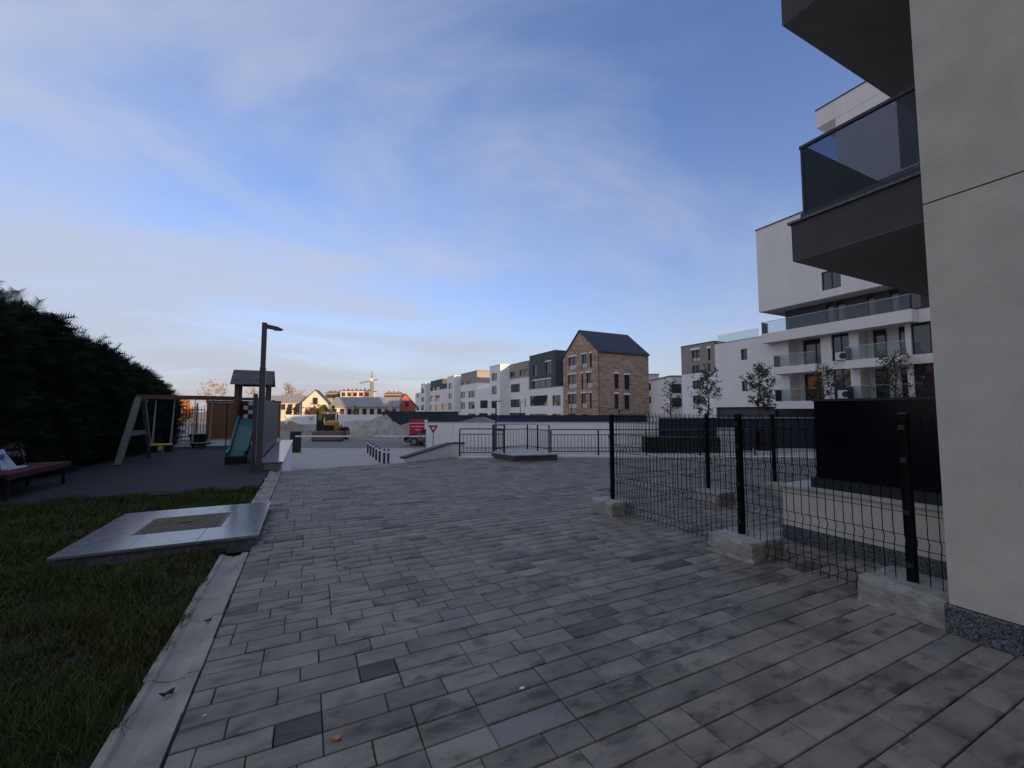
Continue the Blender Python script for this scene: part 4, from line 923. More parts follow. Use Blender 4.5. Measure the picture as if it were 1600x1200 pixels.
# grey marquee roof above the wall
p = DP(745, 660, 45); t = thing('canopy', (p.x, p.y, LOW), 'low grey pitched canopy roof showing above the pale wall', 'canopy'); Mx = frameM((p.x, p.y, 0), cR, FH); z = lambda y: CAMH-(y-HOR)*45/FPX
b = MB(); b.prism([Mx @ Vector(q) for q in ((-2.3, -.5, z(660.5)), (2.3, -.5, z(660.5)), (.7, -.5, z(652.5)), (-.3, -.5, z(653)))], FH*3); build('roof', b, M_roofg, t)
for s_ in (-1.8, 1.8): b = MB(); b.box(s_-.05, s_+.05, .5, .6, LOW-.1, z(660.6), Mx); build('post', b, M_black, t)
def lamp(px, yt, dep, lab, r=.06, arm=0, yb=None):
    p = DP(px, 650, dep); zt = CAMH-(yt-HOR)*dep/FPX; t = thing('street_lamp', (p.x, p.y, LOW), lab, 'street lamp', 'slim black street lamps'); b = MB(); b.tube((p.x, p.y, LOW-.2), (p.x, p.y, zt), r, r*.7, n=8); build('pole', b, M_black, t)
    b = MB(); q = Vector((p.x, p.y, zt)); b.beam(q-cR*.05, q+cR*(arm or .5), .12, .06); build('lamp_head', b, M_post, t); return t
lamp(775, 627, 29, 'black street lamp in front of the white row house tower', .07, .4)
lamp(813, 628, 56, 'thin black street lamp before the dark-topped house', .06)
lamp(893, 627, 50, 'thin street lamp in front of the brick gable', .06, -.8)
lamp(968, 640, 40, 'short black street lamp at the right wall of the brick house', .07)
# dark hoarding, things beyond the wire fence
t, M_, ln, z0, z1 = panelw('dark_hoarding', 1030, 1300, 653.5, 0, 30.5, M_hoard, 'dark blue-black hoarding behind the wire fence', 'hoarding', n=10)
b = MB(); b.box(0, ln, -.05, .25, z1+.001, z1+.05, M_); build('top_rail', b, M_lens, t)
t, M_, ln, z0, z1 = panelw('planting_wall', 1010, 1125, 683, 0, 27, M_bin, 'low dark shrub bed wall beyond the railing', 'planter', n=4, th=1.2)
for k, (x0, x1, yt, m, lab, dep) in enumerate(((1127, 1150, 668, M_lens, 'pale grey utility cabinet beyond the wire fence', 28.5), (1161, 1173, 671, M_hoard, 'narrow dark blue cabinet beyond the wire fence', 28.6), (1186, 1207, 671, M_bin, 'black waste container beyond the wire fence', 28.5))):
    t, M_, ln, z0, z1 = panelw('cabinet', x0, x1, yt, 0, dep, m, lab, 'cabinet', th=.7, part='body'); b = MB(); b.box(-.03, ln+.03, -.03, .75, z1+.001, z1+.05, M_); build('lid', b, M_black, t); b = MB(); b.box(ln*.1, ln*.9, -.02, -.003, LOW+.1, z1-.1, M_); build('door', b, m, t)

# ================================================================== RIGHT WHITE APARTMENT BUILDING
RX = 37.4
rb_ = thing('apartment_building', (46, 22, LOW), 'large pale apartment building with glass balconies and an overhanging upper volume', 'building')
P = PXf(RX); YN = 6.0
z1f, z2f, z3f = 2.38, 5.35, 8.40
yA, yB = Yx(1119, RX), Yx(1190, RX)
wins = [hx(RX, 1157, 1167.5, 546, 563), hx(RX, 1158.5, 1168, 595.5, 611.5)]
def lev(xl, xr, z0, z1): ya, yb = sorted((Yx(xl, RX), Yx(xr, RX))); return (ya, yb, z0, z1)
W2 = [lev(1303, 1331, z+.12, z+2.45) for z in (z1f, z2f)]; W4 = [lev(1429, 1490, z+.05, z+2.5) for z in (z1f, z2f)]
B1 = [lev(1235, 1286, z, z+2.45) for z in (z1f, z2f)]; B3 = [lev(1346, 1420, z, z+2.45) for z in (z1f, z2f)]
b = MB(); wall_holes(b, P, (YN, yA, z1f-.45, z3f-.02), wins+W2+W4, .25)
# deep loggias replace their wall area
b = MB(); holes = wins+W2+W4+B1+B3; wall_holes(b, P, (YN, yA, z1f-.45, z3f-.02), wins+W2+W4+B1+B3, .25)
for h in B1+B3:
    a, c, e, f_ = h; d0, d1 = .25, 1.4
    for q in (((a, e), (c, e)), ((c, e), (c, f_)), ((c, f_), (a, f_)), ((a, f_), (a, e))): b.quad(P(*q[0], d0), P(*q[1], d0), P(*q[1], d1), P(*q[0], d1))
    b.quad(P(a, e, d1), P(c, e, d1), P(c, f_, d1), P(a, f_, d1))
build('wall', b, M_lilac, rb_)
b = MB(); b.box(60.1, 84, YN, 24, LOW, 18); b.box(RX+1.5, 60, YN, yA-.02, LOW, z3f-.03); b.box(RX+.3, RX+1.45, yB-1, yA-.02, LOW, z1f-.5); build('building_body', b, M_dgrey, rb_)  # farthest box is an unseen extension added to shade the house ends beyond
b = MB(); b.box(RX+.6, RX+1.45, YN, yA, LOW, z1f-.46); build('ground_floor_wall', b, M_dgrey, rb_)
for h in wins: window(P, h, .2, rb_, 1)
for h in W2: window(P, h, .22, rb_, 2)
for h in W4: window(P, h, .22, rb_, 2)
Pd = PXf(RX+1.38)
for h in B1: window(Pd, (h[0]+.05, h[0]+(h[1]-h[0])*.80, h[2]+.02, h[3]-.15), -.02, rb_, 2)
for h in B3:
    s_ = h[1]-h[0]; window(Pd, (h[0]+s_*.05, h[0]+s_*.30, h[2]+.02, h[3]-.15), -.02, rb_, 1); window(Pd, (h[0]+s_*.58, h[0]+s_*.86, h[2]+.02, h[3]-.15), -.02, rb_, 1)
# projecting balconies
XP = RX-1.0
def far_balcony(y0, y1, z, th=.42, rail=1.0, xp=XP):
    b = MB(); b.box(xp, RX-.002, y0, y1, z-th, z); s = build('balcony', b, M_taupel, rb_)
    b = MB(); b.box(xp+.001, RX-.003, y0+.001, y1-.001, z-th-.006, z-th-.001); build('soffit', b, M_soft, s)
    n = max(2, round((y1-y0)/1.3))
    for k in range(n): b = MB(); b.box(xp+.05, xp+.066, y0+.05+(y1-y0-.1)*k/n+.01, y0+.05+(y1-y0-.1)*(k+1)/n-.01, z+.03, z+rail); build('glass_panel', b, G_rail, s)
    b = MB(); b.box(xp+.05, RX-.01, y1-.066, y1-.05, z+.03, z+rail); build('glass_panel', b, G_rail, s)
    b = MB(); b.box(xp+.035, xp+.08, y0, y1-.03, z+rail, z+rail+.035); b.box(xp+.08, RX-.01, y1-.08, y1-.035, z+rail, z+rail+.035); build('handrail', b, M_lens, s)
for h in B1: far_balcony(h[0]-.05, h[1]+.75, h[2]-.02, .62)
for h in B3: far_balcony(h[0]-.35, h[1]+.5, h[2]-.02, .62)
ysl0, ysl1 = AX(1424, 487, XP).y, AX(1189, 525, XP).y
far_balcony(ysl0, ysl1, z3f+.02, .85)
b = MB(); b.box(RX-.15, RX-.004, YN, ysl0-.02, z3f-.85, z3f+.05); b.box(RX-.12, RX-.003, YN, Yx(1427, RX), z2f-.6, z2f); build('floor_band', b, M_taupel, rb_)
# roof terrace rail on the low wing
ya_, yb_ = Yx(1190, RX)+.1, yA-.3
b = MB(); b.box(RX, 60, yB-.5, yA, z3f-.45, z3f-.3)
for k in range(5): b = MB(); b.box(RX+.1, RX+.116, ya_+(yb_-ya_)*k/5+.01, ya_+(yb_-ya_)*(k+1)/5-.01, z3f-.02, z3f+.85); build('roof_glass_panel', b, G_rail, rb_)
b = MB(); b.box(RX-.03, RX+.25, ysl1+.02, yA+.03, z3f-.018, z3f+.02); build('parapet_cap', b, M_dgrey, rb_)
# recessed dark storey, overhanging volume
XD = RX+1.6; yU = AX(1187, 489, RX).y
Pd3 = PXf(XD); w3 = [lev(1298, 1310, z3f+.1, z3f+2.1), lev(1314, 1328, z3f+.1, z3f+2.1), lev(1363, 1376, z3f+.1, z3f+2.1), lev(1400, 1414, z3f+.1, z3f+2.15), lev(1430, 1450, z3f+.2, z3f+2.15)]
w3 = [(a*1.043, c*1.043, e, f_) for a, c, e, f_ in w3]
b = MB(); wall_holes(b, Pd3, (YN, yU-1.35, z3f+.03, z3f+2.22), w3, .2); b.quad((XD, yU-1.35, z3f+.03), (58, yU-1.35, z3f+.03), (58, yU-1.35, z3f+2.22), (XD, yU-1.35, z3f+2.22)); build('recessed_wall', b, M_dgrey, rb_)
b = MB(); b.box(XD+.3, 57, YN, yU-1.5, z3f, z3f+2.22); build('building_body', b, M_dgrey, rb_)
for h in w3: window(Pd3, h, .15, rb_, 1, fm=M_frame)
zU0, zU1 = 10.64, 18.35; P2 = PXf(RX-.1); hU = hx(RX-.1, 1283, 1314, 426, 455)
b = MB(); wall_holes(b, P2, (YN, yU, zU0, zU1), [hU], .2); b.quad((RX-.1, yU, zU0), (60, yU, zU0), (60, yU, zU1), (RX-.1, yU, zU1)); b.quad((RX-.1, YN, zU0), (60, YN, zU0), (60, yU, zU0), (RX-.1, yU, zU0)); b.quad((RX-.1, YN, zU1), (60, YN, zU1), (60, yU, zU1), (RX-.1, yU, zU1)); b.quad((RX-.1, YN, zU0), (60, YN, zU0), (60, YN, zU1), (RX-.1, YN, zU1)); build('upper_volume', b, M_taupel, rb_)
window(P2, hU, .15, rb_, 2)
b = MB(); b.box(RX-.16, RX+.2, YN, yU+.05, zU1+.002, zU1+.10); build('parapet_cap', b, M_dgrey, rb_)
b = MB(); b.box(46, 60, YN, 22, zU1+.11, 21.6); build('hidden_shade_box', b, M_taupel, rb_)  # box hidden behind the parapet, added to shade the brick house roof
yT = AX(1275, 178, RX).y; yT2 = AX(1305, 190, RX).y; zt0, zt1 = AX(1277, 200, RX).z, AX(1275, 174, RX).z
b = MB(); b.box(RX+.02, 45, YN, yT2, zU1+.11, zt1-.01); build('tower_wall', b, M_taupel, rb_)
b = MB(); b.box(RX, 45.1, YN, yT, zt0, zt1); build('roof_overhang', b, M_taupel, rb_)
b = MB(); b.box(RX-.05, 45.2, YN, yT+.05, zt1+.002, zt1+.1); build('parapet_cap', b, M_dgrey, rb_)
ht_ = (YN, AX(1406, 240, RX).y, zU1+.3, zt0-.05); b = MB(); b.box(RX-.01, RX+.015, *ht_); build('dark_panel', b, M_dgrey, rb_)
for (x, y, lab) in ((1310, 560, 'white air conditioner unit on the upper window bay of the pale building'), (1314, 616, 'white air conditioner unit on the lower window bay of the pale building')):
    p = AX(x, y, RX-.15); t = thing('air_conditioner', p, lab, 'air conditioner', 'air conditioners'); y0, z0 = p.y-.3, (z2f if y < 590 else z1f)+.14
    b = MB(); b.bev(RX-.30, RX+.10, y0-.45, y0+.45, z0, z0+.62, .02); build('case', b, M_carw, t)
    b = MB(); b.tube((RX-.315, y0-.08, z0+.31), (RX-.302, y0-.08, z0+.31), .24, n=20); build('fan_grille', b, M_bin, t)
# brown wing at the far end
XB = RX; bw = thing('apartment_building', (44, 31, LOW), 'brown-topped apartment wing left of the pale building', 'building'); P = PXf(XB)
yb0, yb1 = yA+.02, Yx(1066, XB); zS, zR = AX(1090, 583, XB).z, AX(1090, 538, XB).z
hb = [hx(XB, 1081, 1093.5, 548, 566), hx(XB, 1106, 1110, 545, 563), hx(XB, 1081.5, 1094, 572, 584), hx(XB, 1106, 1110, 569, 581)]; hw = [hx(XB, 1082, 1095, 595.5, 608), hx(XB, 1082.5, 1095, 618, 631)]
hb[2] = (*hb[2][:2], zS+.05, hb[2][3]); hb[3] = (*hb[3][:2], zS+.05, hb[3][3])
b = MB(); wall_holes(b, P, (yb0, yb1, zS, zR), hb, .2); build('brown_wall', b, M_taupe, bw)
b = MB(); wall_holes(b, P, (yb0, yb1, LOW, zS-.002), hw, .2); build('white_wall', b, M_lilac, bw)
b = MB(); b.box(XB+.25, 56, yb0, yb1, LOW, zR); build('building_body', b, M_taupe, bw)
b = MB(); b.box(XB-.04, 56, yb0, yb1+.04, zR+.002, zR+.08); build('parapet_cap', b, M_dgrey, bw)
for i, h in enumerate(hb+hw): window(P, h, .15, bw, 2 if h[1]-h[0] > .7 else 1, lintel=i < 2, spandrel=i in (0,))
for i, (x0, x1, yt, dep, m, lab) in enumerate(((1049, 1068, 588, 56, M_lilac, 'pale grey block showing left of the brown-topped wing'), (1031, 1052, 600, 85, M_taupe, 'distant brown block between the brick house and the pale wing'), (1012, 1031, 585, 75, M_lilac, 'grey and white house end right behind the brick house'))):
    t, M_, ln, z0, z1 = panelw('apartment_building', x0, x1, yt, 0, dep, m, lab, 'building', th=8, part='wall')
    for k in range(2):
        for j in range(2):
            b = MB(); u = ln*(.3+.35*k); zz = z0+(z1-z0)*(.45+.25*j); b.box(u-.35, u+.35, -.03, -.005, zz, zz+1.2, M_); wd_ = build('window', b, M_frame, t); b = MB(); b.box(u-.28, u+.28, -.04, -.031, zz+.07, zz+1.13, M_); build('pane', b, M_pane, wd_)
    b = MB(); b.box(-.1, ln+.1, -.1, 8.1, z1+.002, z1+.12, M_); build('roof', b, M_dgrey, t)

# ================================================================== BRICK GABLE HOUSE
HX_ = 40.8; bh = thing('brick_house', (46, 57, LOW), 'tall brick gable house with a dark pitched roof', 'house')
gy0, gy1 = Yx(936, HX_), Yx(880.5, HX_); ze = AX(936, 548.5, HX_).z; zr = AX(907, 517, HX_).z; gx1 = AY(1013, 557, gy0).x; gm = (gy0+gy1)/2
P = PXf(HX_); rect = (gy0, gy1, LOW, ze)
def bh_w(X0, X1, Y0, Y1): return hx(HX_, 860+X0/6.665, 860+X1/6.665, 500+Y0/6.665, 500+Y1/6.665)
hs_ = [bh_w(188, 270, 392, 522), bh_w(325, 378, 362, 505), bh_w(408, 430, 350, 497), bh_w(182, 270, 575, 720), bh_w(322, 340, 557, 717), bh_w(374, 428, 552, 712), bh_w(182, 270, 772, 925), bh_w(322, 375, 765, 920), bh_w(408, 430, 760, 920), bh_w(182, 262, 977, 1050), bh_w(324, 390, 980, 1050)]
b = MB(); wall_holes(b, P, rect, hs_, .25); b.quad((HX_, gy0, ze), (HX_, gy1, ze), (HX_, gm, zr-.12)) 
build('gable_wall', b, M_brick, bh)
Pr = PYf(gy0)
def hy(xl, xr, yt, yb): p = AY(xl, yt, gy0); q = AY(xl, yb, gy0); r = AY(xr, yt, gy0); return (p.x, r.x, q.z, p.z)
hr = [hy(960, 966.5, 584, 607.5), hy(975.5, 983.5, 585.5, 608.5), hy(960, 966.5, 615.5, 639), hy(975.5, 983.5, 617, 639.5)]
b = MB(); wall_holes(b, Pr, (HX_+.002, gx1, LOW, ze), hr, .25); build('side_wall', b, M_brick, bh)
b = MB(); b.box(HX_+.3, gx1-.02, gy0+.3, gy1, LOW, ze-.05); build('building_body', b, M_brick, bh)
for i, h in enumerate(hs_): window(P, h, .2, bh, 2 if h[1]-h[0] > 1.2 else 1, spandrel=i in (0, 1, 3, 5, 6, 7), lintel=i < 9)
for h in hr: window(Pr, h, .2, bh, 1, lintel=True)
for sgn, ya in ((1, gy0), (-1, gy1)):
    o_ = -.22*sgn; b = MB(); b.prism([(HX_-.15, ya+o_, ze-.02-.18), (HX_-.15, gm, zr), (HX_-.15, gm, zr+.22), (HX_-.15, ya+o_, ze+.06)], (gx1-HX_+.25, 0, 0)); rf = build('roof', b, M_roof, bh)
    if sgn == 1:
        for (xa, xc) in ((959, 0), (974.5, 0)):
            p = AY(xa, 543, gy0+2.0); u = p.x; q0, q1 = .28, .42
            for q in (0,):
                ya0 = gy0+(gm-gy0)*q0; yc0 = gy0+(gm-gy0)*q1; za = ze+.14+(zr-ze)*q0; zc_ = ze+.14+(zr-ze)*q1
                b = MB(); b.quad((u, ya0, za+.06), (u+.8, ya0, za+.06), (u+.8, yc0, zc_+.06), (u, yc0, zc_+.06)); build('skylight', b, M_panel_w, rf)
b = MB(); b.tube((HX_-.08, gy0-.08, LOW), (HX_-.08, gy0-.08, ze), .07, n=8); build('downpipe', b, M_woodd, bh)

# ================================================================== WHITE ROW HOUSES
def pxbox(X, xl, xr, ztop, zbot, Xback): y0, y1 = sorted((Yx(xl, X), Yx(xr, X))); return y0, y1
def rowhouse(lab, blocks, loc, name='row_house'):
    t = thing(name, loc, lab, 'house', 'row houses')
    for (part, m, X, xl, xr, zb, zt, Xb, hl) in blocks:
        y0, y1 = sorted((Yx(xl, X), Yx(xr, X))); P = PXf(X); holes = []
        for w_ in hl:
            h = hx(X, w_[0], w_[1], w_[2], w_[3]); h = (max(h[0], y0+.1), min(h[1], y1-.1), max(h[2], zb+.05), min(h[3], zt-.05))
            if h[1]-h[0] > .1 and h[3]-h[2] > .1: holes.append((h, w_))
        b = MB(); wall_holes(b, P, (y0, y1, zb, zt), [h for h, _ in holes], .25)
        for (p, q) in (((X, y0), (Xb, y0)), ((X, y1), (Xb, y1))): b.quad((p[0], p[1], zb), (q[0], q[1], zb), (q[0], q[1], zt), (p[0], p[1], zt))
        b.quad((X, y0, zt), (Xb, y0, zt), (Xb, y1, zt), (X, y1, zt)); b.quad((X+.3, y0, zb), (X+.3, y1, zb), (X+.3, y1, zt), (X+.3, y0, zt))
        s_ = build(part, b, m, t)
        for h, w_ in holes: window(P, h, .2, t, w_[4] if len(w_) > 4 else 1, lintel=len(w_) > 5)
        b = MB(); b.box(X-.05, Xb, y0-.05, y1+.05, zt+.004, zt+.12); build('parapet', b, M_dgrey if m in (M_dgrey, M_taupe) else M_whiter, t)
ZB = LOW-.1
rowhouse('white row house with a dark grey upper storey next to the brick gable', [
    ('lower_wall', M_white, 41.5, 821.5, 880, ZB, 5.95, 52, [(828, 855.5, 619, 634.5, 3), (863, 876, 618, 634), (828, 855.5, 646.5, 657, 2), (863, 876, 646.5, 656)]),
    ('upper_wall', M_dgrey, 41.5, 827.5, 868, 5.97, 12.9, 50, [(833, 839, 571, 587.5), (852.5, 861, 566, 584.5, 2, 1), (833, 861, 595.5, 607.5, 3, 1)]),
    ('side_wall', M_taupe, 43.2, 866, 884, 5.97, 11.9, 50, [])], (46, 70, LOW))
rowhouse('white row house with a taupe top beside the dark upper storey', [
    ('lower_wall', M_white, 43.1, 795.5, 826, ZB, 8.9, 52, [(798, 812.5, 601, 613.5, 2), (797.5, 812, 624.5, 636.5, 2), (820, 822, 623, 636), (796.5, 821, 645, 655, 3)]),
    ('upper_wall', M_taupe, 43.3, 795.5, 826, 8.92, 12.5, 52, [(797, 804.5, 582, 589.5), (812, 826, 579, 587.5, 2)])], (48, 84, LOW))
rowhouse('white stair tower of the row houses with three stacked windows behind the lamp', [
    ('tower_wall', M_white, 40.8, 765, 781.5, ZB, 12.6, 52, [(768.5, 776.5, 584, 595.5), (768.5, 776, 604, 616.5), (767.5, 776, 626.5, 638), (767, 776, 646, 652)])], (45, 92, LOW))
rowhouse('white row house with a sunlit ochre side above its terrace', [
    ('lower_wall', M_white, 41.6, 720, 765, ZB, 7.3, 52, [(718.6, 727, 613, 622.5), (732, 742, 611, 621.5, 2), (718.5, 727, 629, 639), (732, 741.5, 628, 639, 2), (750, 762, 626, 638, 2), (748, 762, 645.5, 653), (731, 743, 646, 652)]),
    ('middle_wall', M_white, 41.62, 719.5, 745.5, 7.32, 9.2, 52, []),
    ('upper_wall', M_taupe, 41.9, 720, 745, 9.22, 12.7, 52, [(721, 726, 598, 604), (730, 738.5, 596, 603, 2)])], (46, 112, LOW))
rowhouse('white stair tower farther along the row houses', [
    ('tower_wall', M_white, 40.6, 698.5, 709.5, ZB, 12.5, 52, [(701, 706, 599, 608), (701, 706, 615, 623), (700.5, 706, 630, 640)])], (45, 128, LOW))
rowhouse('white row house with a dark top between the two far towers', [
    ('lower_wall', M_white, 41.5, 672, 698, ZB, 9.0, 52, [(671.5, 676, 619, 627.5), (680, 687, 618, 627, 2), (671, 676, 633, 641), (680, 686, 633, 641), (690, 696, 631, 640)]),
    ('upper_wall', M_dgrey, 41.9, 672.5, 691, 9.02, 12.7, 52, [(674, 679, 606, 612), (680, 687, 605, 612)])], (46, 146, LOW))
rowhouse('farthest white tower at the left end of the row houses', [
    ('tower_wall', M_white, 40.6, 657.5, 664.5, ZB, 12.2, 52, [(658.5, 662.5, 607.5, 615), (658.5, 662.5, 621, 628), (658, 662.5, 633, 641)]),
    ('low_wall', M_white, 41.2, 649, 657.5, ZB, 9.0, 52, [(651, 655, 616, 621), (650, 655, 634, 641)])], (45, 166, LOW))

# ================================================================== FAR HOUSES, CRANE, TREES
def gable_house(loc, rz, w_, l, eave, ridge, wm, rm, lab, wins=(), upper=None):
    t = thing('gable_house', (loc.x, loc.y, LOW-.15), lab, 'house', 'far houses', rz); z = 1.0
    b = MB(); b.box(-w_/2, w_/2, 0, l, 0, eave); b.prism([(-w_/2, 0, eave), (w_/2, 0, eave), (0, 0, ridge)], (0, l, 0)); build('wall', b, wm, t, local=True)
    for s_ in (-1, 1):
        k = (ridge-eave)/(w_/2); b = MB(); b.prism([(s_*(w_/2+.35), -.3, eave-.35*k), (0, -.3, ridge+.0), (0, -.3, ridge+.28), (s_*(w_/2+.35), -.3, eave-.35*k+.28)], (0, l+.6, 0)); rf = build('roof', b, rm, t, local=True)
    for (u, v, a, c) in wins:
        b = MB(); b.box(u-a/2, u+a/2, -.05, .02, v, v+c); wd_ = build('window', b, M_woodd, t, local=True); b = MB(); b.box(u-a/2+.1, u+a/2-.1, -.07, -.052, v+.1, v+c-.1); build('pane', b, M_pane, wd_, local=True)
    return t
def lw_house(x0, x1, yt_eave, yt_ridge, dep, wm, rm, lab, nwin, rz=0, grp='far houses'):
    p0, p1 = DP(x0, 640, dep), DP(x1, 640, dep); d = p1-p0; d.z = 0; ln = d.length; M_ = frameM((p0.x, p0.y, 0), d, (-d.y, d.x, 0)); z = lambda y: CAMH-(y-HOR)*dep/FPX
    t = thing('long_house', ((p0+p1)/2).xy.to_3d()+Vector((0, 0, LOW)), lab, 'house', grp); b = MB(); b.box(0, ln, 0, 8, LOW-.2, z(yt_eave), M_); build('wall', b, wm, t)
    b = MB(); b.prism([M_ @ Vector(q) for q in ((-.4, -.5, z(yt_eave)-.1), (-.4, 4, z(yt_ridge)), (-.4, 8.5, z(yt_eave)-.1), (-.4, 8.5, z(yt_eave)+.1), (-.4, 4, z(yt_ridge)+.25), (-.4, -.5, z(yt_eave)+.15))], d.normalized()*(ln+.8)); build('roof', b, rm, t)
    for k in range(nwin):
        u = ln*(k+.5)/nwin; zt = z(yt_eave)-.5; b = MB(); b.box(u-.6, u+.6, -.06, -.01, zt-1.7, zt, M_); wd_ = build('window', b, M_frame, t); b = MB(); b.box(u-.5, u+.5, -.075, -.061, zt-1.6, zt-.1, M_); build('pane', b, M_pane, wd_)
    return t
ra = -YAW
for k, (x, y, m, lab) in enumerate(((-40, 26, M_orange, 'orange house west of the playground'), (-41, 38, M_redh, 'red house next to the orange one west of the playground'), (-42, 50, M_cream, 'cream house in the middle of the row west of the playground'), (-43, 62, M_orange, 'second orange house west of the playground'), (-44, 75, M_redh, 'last red house west of the playground'))):
    gable_house(Vector((x, y, 0)), R_(52), 10, 10, 9.5, 14.5, m, mat('tile_roof', (.36, .11, .06), .8), lab+', seen reflected in windows', [(u, v, 1.3, 1.6) for u in (-2.5, 2.5) for v in (2, 5.4)])
gable_house(DP(492, 640, 120), ra+R_(18), 6.6, 9, 4.2+1.2, 8.9, M_cream, M_roof, 'cream gable house with sunlit upper gable left of the digger', [(0, 4.8, 1.4, 2.0), (-1.8, 1.4, 1.6, 1.8)])
gable_house(DP(634, 640, 128), ra+R_(22), 6.0, 9, 4.6, 8.0, M_redh, M_roof, 'red gable house with sunlit gable beside the white row houses', [(.3, 4.3, 1.1, 1.6), (-1.4, 1.4, 1.2, 1.6), (1.6, 1.2, 1.2, 1.8)])
lw_house(404, 470, 629, 618.5, 128, M_cream, M_roofg, 'long pale house with grey roof left of the cream gable house', 6)
lw_house(517, 622, 636, 621, 125, M_cream, M_roofg, 'long pale house with grey roof behind the gravel heap', 9)
for x0, x1, yt, dep, m, lab in ((531, 577, 611, 205, M_cream, 'flat-roofed block with orange panels behind the long grey roof'), (600, 626, 615.5, 200, M_orange, 'flat-roofed orange block right of the crane'), (508, 533, 614, 215, M_taupe, 'flat-roofed grey block left of the orange-panelled block')):
    t, M_, ln, z0, z1 = panelw('flat_block', x0, x1, yt, 0, dep, m, lab, 'building', th=10, part='wall')
    for k in range(5):
        u = ln*(k+.5)/5; b = MB(); b.box(u-.9, u+.9, -.05, -.01, z1-2.6, z1-.7, M_); wd_ = build('window', b, M_frame, t); b = MB(); b.box(u-.75, u+.75, -.07, -.051, z1-2.5, z1-.8, M_); build('pane', b, M_pane, wd_)
        if k % 2: b = MB(); b.box(u+1.0, u+2.2, -.04, -.005, z1-3.2, z1-.5, M_); build('orange_panel', b, M_orange, t)
    b = MB(); b.box(-.3, ln+.3, -.3, 10, z1+.01, z1+.3, M_); build('roof', b, M_rust, t)
    for k in range(7): u = ln*(k+.4)/7; b = MB(); b.box(u-.3, u+.3, 2, 2.6, z1+.3, z1+1.0+.4*(k % 2), M_); build('chimney', b, M_rust, t)
# crane
p = DP(580, 640, 200); cr_ = thing('tower_crane', (p.x, p.y, LOW), 'green tower crane on the horizon with its jib pointing left', 'crane'); S_ = 200/FPX; Mx = frameM((p.x, p.y, 0), cR, FH); z = lambda y: CAMH-(y-HOR)*S_
b = MB()
for sx in (-.55, .55):
    for sy in (-.55, .55): b.box(sx-.13, sx+.13, sy-.13, sy+.13, LOW, z(594), Mx)
k = LOW
while k < z(596):
    for sy in (-.55, .55): b.beam(Mx @ Vector((-.55, sy, k)), Mx @ Vector((.55, sy, k+1.4)), .12, .12); 
    b.beam(Mx @ Vector((-.55, -.55, k)), Mx @ Vector((.55, -.55, k)), .12, .12); k += 1.4
build('mast', b, M_crane, cr_)
b = MB(); b.beam(Mx @ Vector((-19*S_, 0, z(598.8))), Mx @ Vector((0, 0, z(594.5))), .5, .6); build('jib', b, M_crane, cr_)
b = MB(); b.beam(Mx @ Vector((0, 0, z(594.5))), Mx @ Vector((9*S_, 0, z(593))), .5, .6); build('counter_jib', b, M_crane, cr_)
b = MB(); b.box(-.8, .8, -.8, .8, z(596), z(591), Mx); build('cab', b, M_cream, cr_)
b = MB(); b.tube(Mx @ Vector((0, 0, z(591))), Mx @ Vector((0, 0, z(578.5))), .45, .1, n=6); build('tower_head', b, M_crane, cr_)
b = MB(); b.tube(Mx @ Vector((0, 0, z(580))), Mx @ Vector((-15*S_, 0, z(598))), .06, n=4); b.tube(Mx @ Vector((0, 0, z(580))), Mx @ Vector((8*S_, 0, z(593))), .06, n=4); build('stay_cable', b, M_crane, cr_)

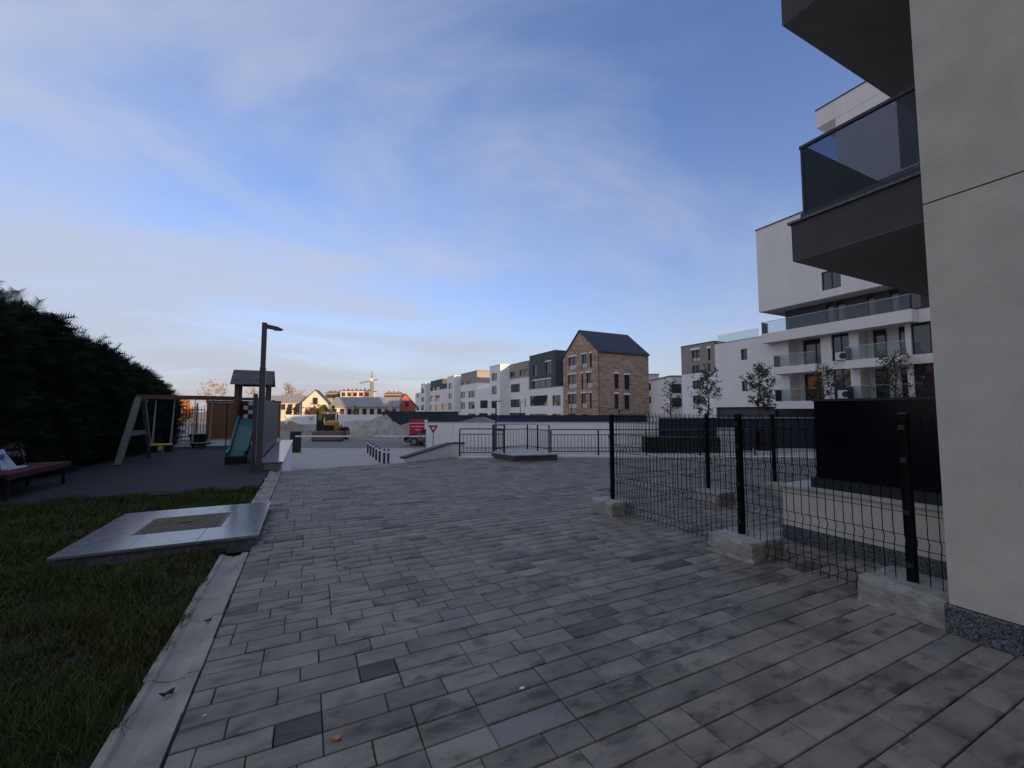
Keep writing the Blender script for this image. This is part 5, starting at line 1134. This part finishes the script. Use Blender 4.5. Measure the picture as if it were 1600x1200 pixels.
def tree(name, base, h, cw, lab, leafm, nleaf, lsz, seed, trunk_h=.3, taper=1.0, group=None, barkm=None, twigs=True, zmin=None):
    r = np.random.default_rng(seed); t = thing(name, base, lab, 'tree', group); b = MB(); tr = .014*h+.015; bm = barkm or M_bark
    pts = [Vector(base)]
    for k in range(1, 6): pts.append(Vector(base)+Vector((r.normal(0, .012*h), r.normal(0, .012*h), h*.95*k/5)))
    for k in range(5): b.tube(pts[k], pts[k+1], tr*(1-k/5.5), tr*(1-(k+1)/5.5), n=7)
    build('trunk', b, bm, t); tips = []
    b = MB(); nb_ = 26
    for k in range(nb_):
        f = trunk_h+(1-trunk_h)*.92*(k+r.uniform(0, 1))/nb_; q = min(4, int(f/.95*5)); p = pts[q].lerp(pts[q+1], min(1, f/.95*5-q))
        a = r.uniform(0, 2*math.pi); rel = (f-trunk_h)/(1-trunk_h); L_ = cw/2*(math.sin(math.pi*min(1, rel*.80+.20))**.7 if taper == 1.0 else (1-rel)*.95+.08)*r.uniform(.65, 1.1)
        e = p+Vector((math.cos(a)*L_, math.sin(a)*L_, L_*r.uniform(.25, .9) if taper == 1.0 else -L_*.1)); b.tube(p, e, tr*.32*(1-rel*.5), tr*.08, n=4, cap=False)
        for m_ in range(3):
            s_ = p.lerp(e, r.uniform(.35, .95)); e2 = s_+Vector(r.normal(0, .16*cw, 3)); b.tube(s_, e2, tr*.12, tr*.04, n=3, cap=False); tips += [(s_, e2)]
        tips.append((p.lerp(e, .4), e))
    build('limbs', b, bm, t)
    if nleaf:
        ti = r.integers(0, len(tips), nleaf); A = np.array([tips[i][0] for i in ti]); B = np.array([tips[i][1] for i in ti]); u = r.uniform(.2, 1.1, (nleaf, 1)); Pc = A+(B-A)*u+r.normal(0, .035*cw, (nleaf, 3))
        d = r.normal(0, 1, (nleaf, 3)); d /= np.linalg.norm(d, axis=1)[:, None]; s_ = np.cross(d, r.normal(0, 1, (nleaf, 3))); s_ /= np.linalg.norm(s_, axis=1)[:, None]; ls = (lsz*r.uniform(.6, 1.3, nleaf))[:, None]
        V = np.stack([Pc-d*ls*.5, Pc+s_*ls*.33, Pc+d*ls*.5, Pc-s_*ls*.33], 1); np_mesh('crown', V, np.arange(nleaf*4).reshape(-1, 4), leafm, t, 4)
    return t
for i, (px, yt, wpx, dep, nl, lab) in enumerate(((1108, 576, 44, 31.5, 950, 'slender young leafy tree in front of the brown-topped wing'), (1187, 573, 46, 30.5, 1400, 'fullest young leafy tree before the pale blank wall'), (1288, 572, 40, 29.5, 520, 'thin young tree before the left glass balconies'), (1405, 548, 58, 28, 650, 'thin young tree before the right glass balconies'), (1048, 594, 30, 36, 260, 'sparse young tree beside the brick house'))):
    p = DP(px, 650, dep); S_ = dep/FPX; p.z = LOW; tree('young_tree', p, CAMH+(HOR-yt)*S_-LOW, wpx*S_*1.15, lab, M_leaf, nl, .17, 40+i, .42, group='young trees before the pale building')
p = AX(276, 650, -9.5); 
for i, (px, yt, wpx, dep, m, nl, name, lab, tp_, bm) in enumerate(((285, 626, 40, 75, M_autumn, 2600, 'autumn_tree', 'orange autumn tree behind the bar fence', 1.0, None), (335, 598, 46, 110, M_twig, 900, 'bare_tree', 'bare pale tree above the brown board screen', 1.0, M_twig), (398, 606, 34, 120, M_twig, 500, 'bare_tree', 'bare pale tree behind the lamp post', 1.0, M_twig), (455, 603, 40, 170, M_twig, 900, 'bare_tree', 'bare pinkish tree behind the long pale house', 1.0, M_twig),
        (452, 632, 12, 92, M_conif, 1300, 'conifer', 'short dark conifer at the left of the cream house', .5, None), (462, 631, 13, 92, M_conif, 1400, 'conifer', 'dark conifer nearest the cream gable house', .5, None), (520, 632, 14, 95, M_conif, 900, 'conifer', 'grey-green conifer right of the digger arm', .5, None), (555, 634, 14, 95, M_conif, 900, 'conifer', 'conifer in front of the long grey roof', .5, None), (490, 640, 34, 90, M_rust, 1500, 'shrub', 'rusty red shrub below the cream gable', 1.0, None), (612, 645, 30, 90, M_rust, 1200, 'shrub', 'brown shrub below the red gable house', 1.0, None))):
    q = DP(px, 650, dep); q.z = LOW-.1; S_ = dep/FPX; tree(name, q, CAMH+(HOR-yt)*S_-LOW, wpx*S_, lab, m, nl, .012*dep*.33, 70+i, .12, tp_, barkm=bm)
